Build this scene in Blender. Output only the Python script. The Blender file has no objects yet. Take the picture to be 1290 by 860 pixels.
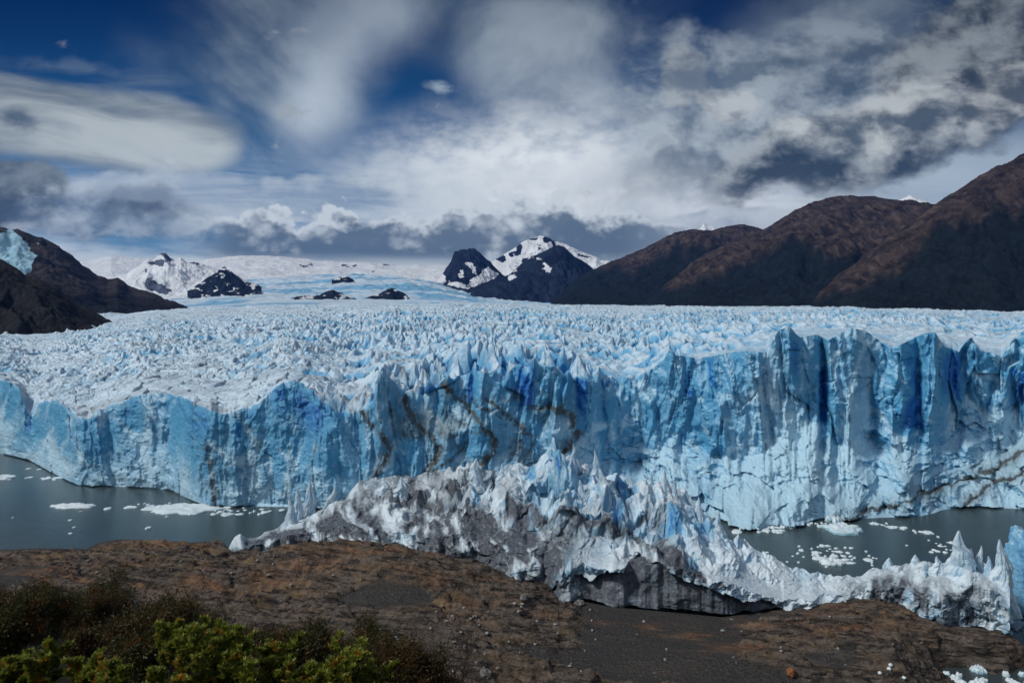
import bpy, math, random
import numpy as np
random.seed(7)
rng = np.random.default_rng(7)
HAZE = 1.9e-5
D = bpy.data
scene = bpy.context.scene
COL = scene.collection
F, CX, HY, CAMZ = 860.0, 645.0, 400.0, 75.0     # focal length, principal column and horizon row of the photograph, eye height above the lake

# ------------------------------------------------------------------ helpers
def A(*pts):
    a = np.array(pts, float); return a[:, 0], a[:, 1]
def lerp_tab(x, tab):
    xs, ys = A(*tab); return np.interp(x, xs, ys)
def sstep(a, b, x):
    t = np.clip((x - a) / (b - a), 0, 1); return t * t * (3 - 2 * t)
def hsh(ix, iy, s):
    with np.errstate(over='ignore'):
        h = (ix.astype(np.int64).astype(np.uint32) * np.uint32(374761393) + iy.astype(np.int64).astype(np.uint32) * np.uint32(668265263)
             + np.uint32((s * 2246822519 + 3266489917) & 0xffffffff))
        h = (h ^ (h >> np.uint32(13))) * np.uint32(1274126177)
        h = h ^ (h >> np.uint32(16)); h = h * np.uint32(2654435761); h = h ^ (h >> np.uint32(15))
    return h.astype(np.float64) / 4294967295.0
def vnoise(x, y, s=0):
    ix, iy = np.floor(x), np.floor(y); fx, fy = x - ix, y - iy
    fx = fx * fx * fx * (fx * (fx * 6 - 15) + 10); fy = fy * fy * fy * (fy * (fy * 6 - 15) + 10)
    a, b, c, d = hsh(ix, iy, s), hsh(ix + 1, iy, s), hsh(ix, iy + 1, s), hsh(ix + 1, iy + 1, s)
    return (a + (b - a) * fx) * (1 - fy) + (c + (d - c) * fx) * fy
def fbm(x, y, s=0, o=5, g=.5, ridged=False):
    t = 0; a = 1; n = 0; c, sn = .8, .6
    for i in range(o):
        v = vnoise(x, y, s + i * 17)
        if ridged: v = 1 - np.abs(2 * v - 1)
        t = t + a * v; n += a; a *= g
        x, y = (x * c - y * sn) * 2.03 + 3.1, (x * sn + y * c) * 2.03 - 1.7
    return t / n
def cells(x, y, s, fn):
    ix, iy = np.floor(x), np.floor(y)
    for dx in (-1, 0, 1):
        for dy in (-1, 0, 1):
            jx, jy = ix + dx, iy + dy
            fn(x - jx - .15 - .7 * hsh(jx, jy, s), y - jy - .15 - .7 * hsh(jx, jy, s + 1), jx, jy)
def spires(x, y, s=0, lo=.2, sharp=1.6):
    """sharp leaning shards: the highest of the neighbouring ones; 0..1"""
    x = x + (vnoise(x * 2.3 + 7, y * 2.3, s + 91) - .5) * .35; y = y + (vnoise(x * 2.3, y * 2.3 + 5, s + 92) - .5) * .35
    best = np.full(np.shape(x), -9.0)
    def f(ax, ay, jx, jy):
        nonlocal best
        th = hsh(jx, jy, s + 2) * 6.28; c, n = np.cos(th), np.sin(th)
        u, v = ax * c - ay * n, (ax * n + ay * c)
        k_ = .7 + .9 * hsh(jx, jy, s + 8)
        d = np.maximum(np.maximum(u * 1.9, -u * .85) * k_ + np.abs(v) * .38, np.maximum(v * .65, -v * 1.25))
        best = np.maximum(best, lo + (1 - lo) * hsh(jx, jy, s + 3) ** 1.3 * 1.1 - sharp * d * .6)
    cells(x, y, s, f)
    return np.clip(best, -.6, 1)
def facet(x, y, s=0, tilt=1.2):
    """broken planes: every cell its own offset and tilt; also distance to the crack"""
    f1 = np.full(np.shape(x), 9.0); f2 = f1.copy(); val = np.zeros(np.shape(x))
    def f(ax, ay, jx, jy):
        nonlocal f1, f2, val
        d = np.hypot(ax, ay)
        v = (hsh(jx, jy, s + 4) * 2 - 1) + tilt * ((hsh(jx, jy, s + 5) * 2 - 1) * ax + (hsh(jx, jy, s + 6) * 2 - 1) * ay)
        n = d < f1
        f2 = np.where(n, f1, np.minimum(f2, d)); val = np.where(n, v, val); f1 = np.where(n, d, f1)
    cells(x, y, s, f)
    return val, f2 - f1
def px_to_x(px, Y): return (px - CX) / F * Y
def at(px, py, z=0.0):
    """point at height z on the ground or water that the photograph shows at px, py"""
    Y = (CAMZ - z) * F / (py - HY); return px_to_x(px, Y), Y, z

def raw_mesh(name, V, quads=None, tris=None, mats=(), attrs=None, smooth=True, parent=None, col_idx=None):
    me = D.meshes.new(name)
    V = np.ascontiguousarray(V, np.float32)
    me.vertices.add(len(V)); me.vertices.foreach_set('co', V.ravel())
    loops = []; starts = []; n = 0
    if quads is not None and len(quads):
        loops.append(np.asarray(quads, np.int32).ravel()); starts.append(np.arange(len(quads), dtype=np.int32) * 4); n = len(quads) * 4
    if tris is not None and len(tris):
        loops.append(np.asarray(tris, np.int32).ravel()); starts.append(n + np.arange(len(tris), dtype=np.int32) * 3)
    L = np.concatenate(loops); S = np.concatenate(starts)
    me.loops.add(len(L)); me.loops.foreach_set('vertex_index', L)
    me.polygons.add(len(S)); me.polygons.foreach_set('loop_start', S)
    me.polygons.foreach_set('use_smooth', np.full(len(S), smooth))
    if col_idx is not None: me.polygons.foreach_set('material_index', np.asarray(col_idx, np.int32))
    for k, v in (attrs or {}).items():
        a = me.attributes.new(k, 'FLOAT', 'POINT'); a.data.foreach_set('value', np.ascontiguousarray(v, np.float32).ravel())
    for m in mats: me.materials.append(m)
    me.update(calc_edges=True)
    o = D.objects.new(name, me); COL.objects.link(o)
    if parent: o.parent = parent
    return o
def grid(name, X, Y, Z, mats, attrs=None, parent=None, smooth=True):
    r, c = X.shape
    V = np.stack([X, Y, Z], -1).reshape(-1, 3)
    i = (np.arange(r - 1)[:, None] * c + np.arange(c - 1)[None, :]).ravel()
    q = np.stack([i, i + 1, i + c + 1, i + c], -1)
    return raw_mesh(name, V, q, None, mats, attrs, smooth, parent)
def tag(o, label=None, cat=None, group=None, kind=None):
    if label: o['label'] = label
    if cat: o['category'] = cat
    if group: o['group'] = group
    if kind: o['kind'] = kind
    return o
def empty(name, loc, **k):
    o = D.objects.new(name, None); o.location = loc; COL.objects.link(o); return tag(o, **k)

# ------------------------------------------------------------------ node language
class N:
    """a socket with arithmetic"""
    def __init__(s, t, sock): s.t, s.s = t, sock
    def _m(s, op, *o, clamp=False):
        n = s.t.nodes.new('ShaderNodeMath'); n.operation = op; n.use_clamp = clamp
        for i, v in enumerate((s,) + o): put(s.t, n.inputs[i], v)
        return N(s.t, n.outputs[0])
    def __add__(s, o): return s._m('ADD', o)
    __radd__ = __add__
    def __sub__(s, o): return s._m('SUBTRACT', o)
    def __rsub__(s, o): return (s * -1) + o
    def __mul__(s, o): return s._m('MULTIPLY', o)
    __rmul__ = __mul__
    def __truediv__(s, o): return s._m('DIVIDE', o)
    def pow(s, o): return s._m('POWER', o)
    def sqrt(s): return s._m('SQRT')
    def max(s, o): return s._m('MAXIMUM', o)
    def min(s, o): return s._m('MINIMUM', o)
    def abs(s): return s._m('ABSOLUTE')
    def clamp(s): return s._m('ADD', 0.0, clamp=True)
    def ss(s, a, b):
        n = s.t.nodes.new('ShaderNodeMapRange'); n.interpolation_type = 'SMOOTHSTEP'
        flip = a > b
        put(s.t, n.inputs[0], s); n.inputs[1].default_value = min(a, b); n.inputs[2].default_value = max(a, b)
        n.inputs[3].default_value = 1.0 if flip else 0.0; n.inputs[4].default_value = 0.0 if flip else 1.0
        return N(s.t, n.outputs[0])
def put(t, inp, v):
    if isinstance(v, N): t.links.new(v.s, inp)
    elif isinstance(v, (tuple, list)): inp.default_value = (*v, 1.0) if len(v) == 3 and inp.type == 'RGBA' else v
    else: inp.default_value = v
def vec(t, x, y, z=0.0):
    n = t.nodes.new('ShaderNodeCombineXYZ')
    for i, v in enumerate((x, y, z)): put(t, n.inputs[i], v)
    return N(t, n.outputs[0])
def sep(v):
    n = v.t.nodes.new('ShaderNodeSeparateXYZ'); v.t.links.new(v.s, n.inputs[0]); return [N(v.t, o) for o in n.outputs]
def noise(v, scale=1.0, detail=5.0, rough=.5, dist=0.0, typ='FBM', color=False, lac=2.0):
    n = v.t.nodes.new('ShaderNodeTexNoise'); n.noise_dimensions = '3D'; n.noise_type = typ
    put(v.t, n.inputs['Vector'], v); n.inputs['Scale'].default_value = scale; n.inputs['Detail'].default_value = detail
    n.inputs['Roughness'].default_value = rough; n.inputs['Distortion'].default_value = dist; n.inputs['Lacunarity'].default_value = lac
    return N(v.t, n.outputs['Color' if color else 'Fac'])
def voro(v, scale, feature='F1', rnd=1.0, out='Distance'):
    n = v.t.nodes.new('ShaderNodeTexVoronoi'); n.feature = feature
    put(v.t, n.inputs['Vector'], v); n.inputs['Scale'].default_value = scale; n.inputs['Randomness'].default_value = rnd
    return N(v.t, n.outputs[out])
def mix(f, a, b, t=None, mode='MIX'):
    t = t or next(k.t for k in (f, a, b) if isinstance(k, N))
    n = t.nodes.new('ShaderNodeMix'); n.data_type = 'RGBA'; n.blend_type = mode; n.clamp_factor = True
    put(t, n.inputs[0], f); put(t, n.inputs[6], a); put(t, n.inputs[7], b)
    return N(t, n.outputs[2])
def attr(t, name):
    n = t.nodes.new('ShaderNodeAttribute'); n.attribute_name = name; return N(t, n.outputs['Fac'])
def new_mat(name):
    m = D.materials.new(name); m.use_nodes = True; t = m.node_tree; t.nodes.clear()
    out = t.nodes.new('ShaderNodeOutputMaterial'); b = t.nodes.new('ShaderNodeBsdfPrincipled')
    t.links.new(b.outputs[0], out.inputs[0])
    tc = t.nodes.new('ShaderNodeTexCoord')
    return m, t, b, N(t, tc.outputs['Object'])
def bump(t, b, h, strength=1.0, dist=1.0):
    n = t.nodes.new('ShaderNodeBump'); n.inputs['Strength'].default_value = strength; n.inputs['Distance'].default_value = dist
    put(t, n.inputs['Height'], h); t.links.new(n.outputs[0], b.inputs['Normal'])
def setb(b, **k):
    for n, v in k.items():
        n = {'col': 'Base Color', 'rough': 'Roughness', 'spec': 'Specular IOR Level', 'trans': 'Transmission Weight'}.get(n, n)
        put(b.id_data, b.inputs[n], v)

# ------------------------------------------------------------------ camera, sun
cam = D.cameras.new('camera'); co = D.objects.new('camera', cam); COL.objects.link(co)
co.location = (0, 0, CAMZ); co.rotation_euler = (math.pi / 2, 0, 0)
cam.sensor_width = 36; cam.lens = 24; cam.shift_y = -30 / 1290; cam.clip_start = .5; cam.clip_end = 100000
scene.camera = co
SUN_EL, SUN_AZ = math.radians(46), math.radians(-105)      # azimuth measured from +Y towards +X: the light comes from the left, a little behind the eye
sun = D.lights.new('sun', 'SUN'); so = D.objects.new('sun', sun); COL.objects.link(so)
sun.energy = 2.3; sun.angle = math.radians(8); sun.color = (1, .955, .89)
import mathutils
sd = mathutils.Vector((math.sin(SUN_AZ) * math.cos(SUN_EL), math.cos(SUN_AZ) * math.cos(SUN_EL), math.sin(SUN_EL)))
so.rotation_euler = sd.to_track_quat('Z', 'Y').to_euler()
vs = scene.view_settings; scene.display_settings.display_device = 'sRGB'
vs.view_transform = 'Standard'; vs.look = 'None'; vs.gamma = 1; vs.use_curve_mapping = False; vs.exposure = .20

# ------------------------------------------------------------------ sky
w = D.worlds.new('World'); scene.world = w; w.use_nodes = True
t = w.node_tree; t.nodes.clear()
out = t.nodes.new('ShaderNodeOutputWorld')
sky = t.nodes.new('ShaderNodeTexSky'); sky.sky_type = 'NISHITA'; sky.sun_disc = False
sky.sun_elevation = SUN_EL; sky.sun_rotation = SUN_AZ; sky.air_density = 1; sky.dust_density = .3; sky.ozone_density = 3
tc = t.nodes.new('ShaderNodeTexCoord')
dx, dy, dz = sep(N(t, tc.outputs['Generated']))
yy = dy.abs().max(.12)
U = dx / yy * 8.6 + 6.45                      # direction of view, in units that fall as 100 pixels of the photograph looking west
V = dz / yy * -8.6 + 4.0
P = vec(t, U, V, 0)
def blob(P2, cx, cy, rx, ry, rot=0, soft=.5):
    u, v, _ = sep(P2); u, v = u - cx, v - cy
    c, s = math.cos(math.radians(rot)), math.sin(math.radians(rot))
    a, b = (u * c + v * s) / rx, (v * c - u * s) / ry
    return (a * a + b * b).sqrt().ss(1 + soft, 1 - soft)
wn = noise(P, .9, 4, .55, color=True); wx, wy, _ = sep(wn)
def warped(k, kx=None):
    return vec(t, U + (wx - .5) * (kx or k), V + (wy - .5) * k, 0)
# billows and their lit side (light from upper left)
S1 = vec(t, U * 1.0 + (wx - .5) * .5, V * 1.45 + (wy - .5) * .5, 3.3)
bil = noise(S1, .95, 10, .55, .1)
S2 = vec(t, U + (wx - .5) * .5 - .17, (V - .20) * 1.45 + (wy - .5) * .5, 3.3)
bil2 = noise(S2, .95, 6, .5, .1)
lit = ((bil - bil2) * 3.3 + .5).clamp()
fine = noise(vec(t, U, V * 1.7, 9.1), 2.6, 9, .58)
soft_n = noise(vec(t, U, V * 1.5, 4.4), .55, 4, .5)
# streaks fanning out from the low middle of the sky
ru, rv = U - 6.5, 3.9 - V
ang = ru / rv.max(.25); rad = (ru * ru + rv * rv).sqrt().max(.1)
st = noise(vec(t, ang * 1.5 + (wx - .5) * .25, rad._m('LOGARITHM', 2.718) * 1.6, 1.7), 1.15, 7, .52, .25)
hz = noise(vec(t, U * .42 + V * .25, V * 3.0 - U * .12, 5.5), 1.1, 8, .56, .3)
base = mix(V.ss(-.3, 2.6), (.008, .11, .29), (.16, .55, .82), t)     # deep polarised blue aloft
base = mix((U - 5.2)._m('MULTIPLY', .17).abs().ss(.4, 1.5) * .45, base, (.004, .035, .12), t)
nis = mix(1.0, N(t, sky.outputs[0]), base, t, 'MULTIPLY')
LAY = []
def layer(alpha, col): LAY.append((alpha, col))
Wb = warped(.9)
dim = 1 - V.ss(1.6, -.5) * .35                                       # vignette for the cloud colour: darkening towards the top of the sky
# thin grey veils aloft
veil = (blob(Wb, 3.75, .75, 1.45, 1.15, 15, .75).max(blob(Wb, 6.9, .6, 1.7, 1.3, -12, .75)).max(blob(Wb, 5.2, -.3, 1.3, 1.05, 0, .8))
        .max(blob(Wb, 6.9, 2.1, 2.3, 1.2, 0, .8)).max(blob(Wb, 9.9, 1.7, 2.7, 1.3, -10, .8)).max(blob(Wb, 12.2, .5, 1.6, 1.2, 0, .8)))
hole = blob(warped(.55), 5.25, 1.35, .85, .85, -25, .6)
hole2 = blob(warped(.6), 8.55, .45, 1.0, .55, -40, .8) * .9
hole3 = blob(warped(.5), 5.4, 1.9, 1.3, .35, 0, .8) * .7
va = (veil * (.25 + (st - .28) * 2.1).clamp() * 1.15).clamp() * (1 - hole) * (1 - hole2) * (1 - hole3)
layer(va * .93, mix((st * .75 + soft_n * .25).ss(.36, .64), (.050, .100, .175), (.33, .39, .445), t))
layer(((blob(warped(.5), 4.55, .35, .55, 1.15, 22, .95) * .75 + blob(warped(.3), 3.9, 1.36, .42, .36, -30, .95) * .6) * (.5 + st * .8)).clamp() * (1 - hole), (.47, .53, .61))
layer((blob(warped(.6), 6.9, .95, .65, .9, 10, .9) * st.ss(.3, .65) * .55).clamp(), (.40, .44, .50))
# sky paling to the horizon
low = V.ss(1.7, 2.9)
layer((low * (.55 + (hz - .5) * 2.0)).clamp(), mix(hz.ss(.35, .65), (.27, .35, .49), (.56, .61, .67), t))
layer(blob(warped(.7), 6.9, 2.35, 1.5, .42, 0, .95) * .85, (.78, .80, .82))
layer((blob(warped(.7), 6.9, 2.25, 1.9, .72, 0, .9) * fine.ss(.05, .62) * 1.0).clamp(), mix(fine.ss(.35, .6), (.55, .59, .65), (.70, .72, .75), t))
layer(blob(warped(.6), 9.4, 2.45, 1.9, .6, 0, .9) * (.35 + hz * .8), (.60, .63, .68))
layer(blob(warped(.6), 3.5, 2.5, 3.2, .3, 0, .9) * hz.ss(.35, .6) * .8, (.50, .55, .61))
layer(blob(warped(.5), 12.4, 2.1, 1.6, .4, -8, .8) * .75, (.40, .47, .55))
# lens-shaped cloud at the left
ls = noise(vec(t, U * .45 + V * .5, V * 2.6 - U * .55, 2.2), 1.3, 8, .55, .4)
Wl = vec(t, U + (wx - .5) * .35 + (ls - .5) * .3, V + (wy - .5) * .15 + (hz - .5) * .22 + (ls - .5) * .12, 0)
lu, lv, _ = sep(Wl); lu, lv = lu - .55, lv - 1.50
la, lb = (lu * .99 + lv * .14) / 2.45, (lv * .99 - lu * .14) / .50
lent = (la.abs().pow(5.0) + lb * lb).ss(1.42, .62)
rim = blob(Wl, 1.9, 1.85, 1.1, .22, 10, .95)
layer((lent * (.80 + ls * .35)).clamp(), mix((ls * .8 + rim * .4 + lent * .1).ss(.25, .78), (.15, .19, .235), (.45, .49, .51), t))
layer(blob(warped(.55), .25, 1.52, .22, .14, 20, .7) * .75 * fine.ss(.3, .5), (.05, .085, .14))
layer((blob(warped(.5), 1.3, 1.0, 1.3, .12, 6, .9) * hz.ss(.35, .6)).clamp() * .6, (.17, .22, .30))
layer(blob(warped(.5), .95, .84, .6, .06, 3, .9) * fine.ss(.35, .6) * .6, (.13, .19, .29))
layer(blob(warped(.5), 5.55, 1.10, .16, .055, 12, .9) * fine.ss(.3, .55), (.30, .37, .45))
# heaped clouds
def heap(cx, cy, rx, ry, rot, soft, dark, light, amt=1.0, erode=1.9, k=.75, shift=.0, edge=(.18, .60)):
    """one heap: billows eat into its edge; its top left is lit, its base is in shade"""
    c_, s_ = math.cos(math.radians(rot)), math.sin(math.radians(rot))
    m = blob(warped(k), cx, cy, rx, ry, rot, soft)
    up = ((V - cy) * c_ - (U - cx) * s_) / ry                  # -1 at its top, 1 at its base
    a = ((m * 1.25 + (bil - .5) * erode + (fine - .5) * .55) - .12).ss(*edge)
    layer(a * amt, mix((lit * .75 - up * .24 + shift + (fine - .5) * 1.0 + (bil - .5) * .9 + .08).clamp().ss(.10, .95), dark, light, t))
heap(9.3, 1.4, 1.5, .8, 20, .9, (.12, .17, .24), (.36, .41, .46), .55, edge=(.15, .9))
heap(10.4, 1.3, 2.6, 1.0, -14, .9, (.085, .12, .17), (.38, .43, .48), .75, edge=(.15, .9))
heap(8.6, 1.05, .35, .35, 0, .8, (.20, .23, .27), (.42, .44, .45), .6)
heap(9.1, 1.28, .40, .22, 15, .8, (.28, .30, .33), (.56, .57, .58), .6)
heap(12.3, .75, 1.3, .85, -35, .8, (.035, .052, .075), (.33, .36, .385), .92, 1.7, edge=(.12, .7))
heap(11.0, 1.78, 1.95, .46, -16, .7, (.030, .050, .080), (.34, .375, .41), .96, 1.4, .7, edge=(.12, .75))
heap(11.5, 1.45, 1.4, .34, -12, .8, (.09, .12, .16), (.54, .555, .565), .8, edge=(.15, .8))
heap(12.7, 1.15, .5, .35, -10, .8, (.10, .12, .15), (.50, .51, .52), .7, 1.3)
heap(.10, 2.42, .75, .46, 0, .6, (.05, .072, .10), (.19, .225, .26), .95)
heap(1.3, 2.72, 1.3, .30, 0, .8, (.10, .14, .20), (.38, .43, .49), .8)
heap(1.72, 2.62, .42, .24, -10, .7, (.07, .10, .15), (.17, .22, .29), .8)
heap(9.1, 2.86, .95, .22, -3, .6, (.20, .26, .34), (.46, .50, .56), .75, 1.2, .4)
layer(blob(warped(.3), 3.3, 3.36, 3.2, .10, 0, .8) * .8, (.58, .62, .66))
heap(3.0, 2.45, 2.2, .26, 0, .8, (.30, .36, .45), (.54, .58, .62), .5)
# the long bank over the mountains: crisp cauliflower tops, soft dark base
def gs(x, c, w_): 
    d_ = (x - c) / w_; return (d_ * d_ * -1.0)._m('EXPONENT')
def bank(cx, half, top, bumps, bottom, dark, light, seed, amt=1.0, puff=.48):
    q_ = vec(t, U + (wx - .5) * .25, V * 1.25, seed)
    p1 = voro(q_, 2.4); p2 = voro(q_, 6.0); p3 = voro(q_, 14)
    pf = (p1 * 1.0 + p2 * .38 + p3 * .16 - .60 + (fine - .5) * .35) * puff
    tl = top
    for c_, w_, h_ in bumps: tl = gs(U, c_, w_) * -h_ + tl
    k_ = V - tl - pf                                          # how far below the cloud top
    side = (U - cx).abs().ss(half, half * .72)
    a_ = k_.ss(-.015, .07) * V.ss(bottom + .12, bottom - .16) * side
    sh = (k_.ss(.30, .0) * .70 + (.5 - p1) * .55 + (.5 - p2) * .35 + (fine - .5) * 1.1 + (soft_n - .5) * 1.2 + (lit - .5) * .35 + .16).clamp()
    layer(a_ * amt, mix(sh.ss(.15, .85), dark, light, t))
bank(7.9, 1.0, 2.62, [(7.9, .35, .12)], 3.25, (.17, .22, .29), (.50, .54, .60), 8.0, .85)
bank(5.4, 3.2, 2.60, [(6.3, .50, .20), (6.95, .42, .20), (5.5, .3, .04), (3.3, .3, .10), (7.9, .3, .06)], 3.30, (.10, .145, .205), (.56, .60, .65), 2.0, .95)
col = None
bg1 = t.nodes.new('ShaderNodeBackground'); put(t, bg1.inputs[0], nis); bg1.inputs[1].default_value = .062
prev = bg1.outputs[0]
# fold the cloud layers into one colour and one cover value, then mix over the clear sky
cc, aa = (0.0, 0.0, 0.0), None
for a, c in LAY:
    cc = mix(a, cc, c, t); aa = a if aa is None else aa + a - aa * a
back = dy.ss(.02, -.35) * dz.ss(-.05, .12)  # unseen bright cloud behind the eye, added to fill the cliff with light
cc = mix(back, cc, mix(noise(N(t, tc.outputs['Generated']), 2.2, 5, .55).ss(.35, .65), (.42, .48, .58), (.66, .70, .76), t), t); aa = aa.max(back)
cc = mix(1.0, cc, mix((V + (U - 6.45)._m('ABSOLUTE') * -.10).ss(1.9, -.9), (.96, .99, 1.0), (.52, .55, .58), t), t, 'MULTIPLY')  # vignette painted into the clouds: darker towards the top and the sides
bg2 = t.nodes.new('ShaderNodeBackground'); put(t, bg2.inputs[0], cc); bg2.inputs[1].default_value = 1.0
# cc is premultiplied by its own cover, so it is added to what is left of the clear sky
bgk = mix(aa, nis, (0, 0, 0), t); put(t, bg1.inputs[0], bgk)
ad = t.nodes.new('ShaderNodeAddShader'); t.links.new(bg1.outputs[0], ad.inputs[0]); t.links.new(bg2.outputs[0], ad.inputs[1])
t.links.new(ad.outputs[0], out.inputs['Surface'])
w.cycles.sampling_method = 'MANUAL'; w.cycles.sample_map_resolution = 512
# ------------------------------------------------------------------ materials
def ice_material(name, pale, mid, deep, dirt, grain=1.0, bump_s=.55, rough=.5, var=1.0):
    m, t, b, o = new_mat(name)
    bl, di = attr(t, 'blue'), attr(t, 'dirt')
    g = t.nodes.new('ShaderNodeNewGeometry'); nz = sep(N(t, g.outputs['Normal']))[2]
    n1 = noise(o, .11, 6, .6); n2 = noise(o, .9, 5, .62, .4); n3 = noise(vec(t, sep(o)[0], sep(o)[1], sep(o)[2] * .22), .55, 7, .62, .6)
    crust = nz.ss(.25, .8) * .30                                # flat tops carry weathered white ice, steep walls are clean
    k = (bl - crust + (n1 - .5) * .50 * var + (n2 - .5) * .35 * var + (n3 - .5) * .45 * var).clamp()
    c = mix(k.ss(-.05, .62), pale, mid, t); c = mix(k.ss(.62, 1.05), c, deep, t)
    n4 = noise(o, 2.2, 5, .65)
    dn = (di * (.45 + n2 * 1.1 + (n4 - .5) * .5) + (n3 - .5) * di * 1.2).clamp()
    dc = mix(n2.ss(.35, .65), dirt, tuple(x * 2.1 for x in dirt), t)
    c = mix(dn, c, dc, t)
    setb(b, col=c, rough=rough, spec=.35)
    h = noise(o, .8 * grain, 8, .66, .3) + voro(o, .55 * grain) * .35
    bump(t, b, h, bump_s, 1.6 / grain)
    return m
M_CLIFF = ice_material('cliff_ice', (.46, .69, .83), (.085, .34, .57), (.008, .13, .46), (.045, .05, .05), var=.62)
M_FIELD = ice_material('field_ice', (.60, .75, .86), (.15, .44, .69), (.015, .19, .50), (.13, .14, .155), .5, .5)
M_TONGUE = ice_material('tongue_ice', (.74, .86, .93), (.19, .48, .73), (.015, .18, .52), (.052, .060, .074), 1.5, .6)
M_FLOE = ice_material('floating_ice', (.72, .82, .87), (.32, .58, .70), (.15, .42, .6), (.2, .22, .22), 3, .4)

# ------------------------------------------------------------------ the glacier
PX = np.concatenate([np.arange(-260, -12, 3.2), np.arange(-12, 1302, 1.05), np.arange(1302, 1560, 3.2)])
BASE = [(-260, 535), (0, 571), (35, 578), (70, 598), (100, 611), (160, 613), (215, 617), (240, 630), (262, 636), (350, 638), (420, 640), (650, 640), (860, 648),
        (930, 657), (1000, 657), (1030, 654), (1100, 652), (1165, 650), (1185, 643), (1215, 637), (1290, 641), (1560, 650)]
LEAN = [(-260, 8), (0, 7), (430, 12), (540, 22), (740, 26), (780, 44), (900, 46), (1290, 46), (1560, 36)]
LIP = [(-260, 470), (-60, 480), (0, 483), (10, 482), (24, 487), (34, 520), (42, 528), (50, 508), (70, 503), (95, 520), (110, 524), (125, 516), (160, 503), (195, 498), (235, 507),
       (262, 512), (280, 518), (300, 516), (330, 508), (343, 498), (352, 489), (365, 486), (380, 492), (400, 506), (425, 516), (445, 522), (462, 514), (472, 500), (478, 476), (481, 474), (500, 492), (520, 505), (538, 486),
       (548, 490), (570, 482), (590, 470), (620, 468), (634, 470), (660, 462), (668, 456), (700, 460), (714, 472), (722, 486), (735, 476), (765, 480), (800, 482),
       (825, 466), (835, 456), (842, 444), (855, 448), (880, 452), (905, 446), (940, 440), (965, 442), (973, 424), (982, 414), (995, 410), (1003, 420), (1008, 424), (1030, 421), (1042, 428),
       (1060, 418), (1072, 412), (1090, 416), (1112, 432), (1125, 438), (1145, 428), (1165, 419), (1178, 417), (1190, 436), (1208, 441), (1218, 426), (1224, 424), (1234, 440),
       (1252, 444), (1262, 450), (1275, 428), (1290, 416), (1340, 420), (1400, 432), (1560, 430)]
FAR = [(-260, 398), (0, 396), (140, 392), (243, 388), (350, 385), (560, 383), (700, 385), (1000, 388), (1290, 394), (1560, 398)]
YFAR = 4400.0
py_b = lerp_tab(PX, BASE)
Yb = CAMZ * F / (py_b - HY)
k = np.exp(-np.linspace(-2, 2, 41) ** 2); k /= k.sum()
Yb = np.convolve(np.pad(Yb, 20, mode='edge'), k, 'valid')
lean = lerp_tab(PX, LEAN)
Yl = Yb + lean
lip = lerp_tab(PX, LIP)
z_lip = CAMZ - (lip - HY) / F * Yl
def serac_amp(px, Y):
    """how rough the ice field is: smooth blocks near at the left, sharp shards in the middle"""
    near = lerp_tab(px, [(-260, 1.0), (60, .7), (330, .9), (430, 2.4), (520, 5.0), (640, 6.8), (760, 7.0), (830, 5.0), (880, 2.2), (960, 1.2), (1560, 1.2)])
    far = lerp_tab(px, [(-260, 2.0), (200, 2.8), (450, 4.6), (700, 4.6), (1000, 3.6), (1560, 3.6)]) * (1 - .35 * sstep(700, 2200, Y))
    f = sstep(320, 560, Y)
    return near * (1 - f) + far * f
def field_noise(px, x, Y):
    wx_, wy_ = (fbm(x / 30, Y / 30, 5, 3) - .5) * 18, (fbm(x / 30, Y / 30, 9, 3) - .5) * 18
    a = serac_amp(px, Y) * (.30 + 1.45 * sstep(.30, .68, fbm(x / 55 + Y / 160, Y / 48, 17, 4, .55)))
    s1 = spires((x + wx_) / 5.2, (Y + wy_) / 10, 21, -.1, 2.1)
    s2 = spires((x + wx_) / 17, (Y + wy_) / 30, 31, -.1, 1.8)
    s3 = spires(x / 3.2, Y / 4.0, 41, .2, 1.4)
    lowf = fbm(x / 120, Y / 90, 51, 4) - .5
    nearfade = 1 - sstep(700, 1500, Y)
    crev = fbm((x + wx_ * 2) / 70 + 4, (Y + wy_ * 1.6 + x * .12) / 13, 19, 4, .5, True)
    h = a * (1.0 * s1 + .45 * s2) - sstep(.62, .86, crev) * (1.2 + .7 * a) * (1 - .5 * nearfade * (1 - sstep(300, 420, Y))) + s3 * (.35 + .20 * a) * nearfade + lowf * (5 + 26 * sstep(400, 2500, Y))
    s4 = spires(x / 42, Y / 70, 61, .1, 1.5)
    h = h + s4 * 3.5 * sstep(700, 1800, Y)
    fv, fe = facet((x + wx_ * .6) / 9 + Y / 40, (Y + wy_ * .6) / 9, 71, .8)
    plates = 1 - sstep(380, 620, px)
    h = h + fv * (.85 * plates + .2) * nearfade - (1 - sstep(.0, .10, fe)) * 1.1 * plates * nearfade
    return h, fe, s1, a
R = 860
q = np.linspace(0, 1, R)[:, None] ** 1.12
Y = Yl[None] * (YFAR / Yl[None]) ** q
X = (PX[None] - CX) / F * Y
PXg = np.broadcast_to(PX[None], Y.shape)
r = (Y - Yl[None]) / (YFAR - Yl[None])
z_far = CAMZ - (lerp_tab(PX, FAR) - HY) / F * YFAR
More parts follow.
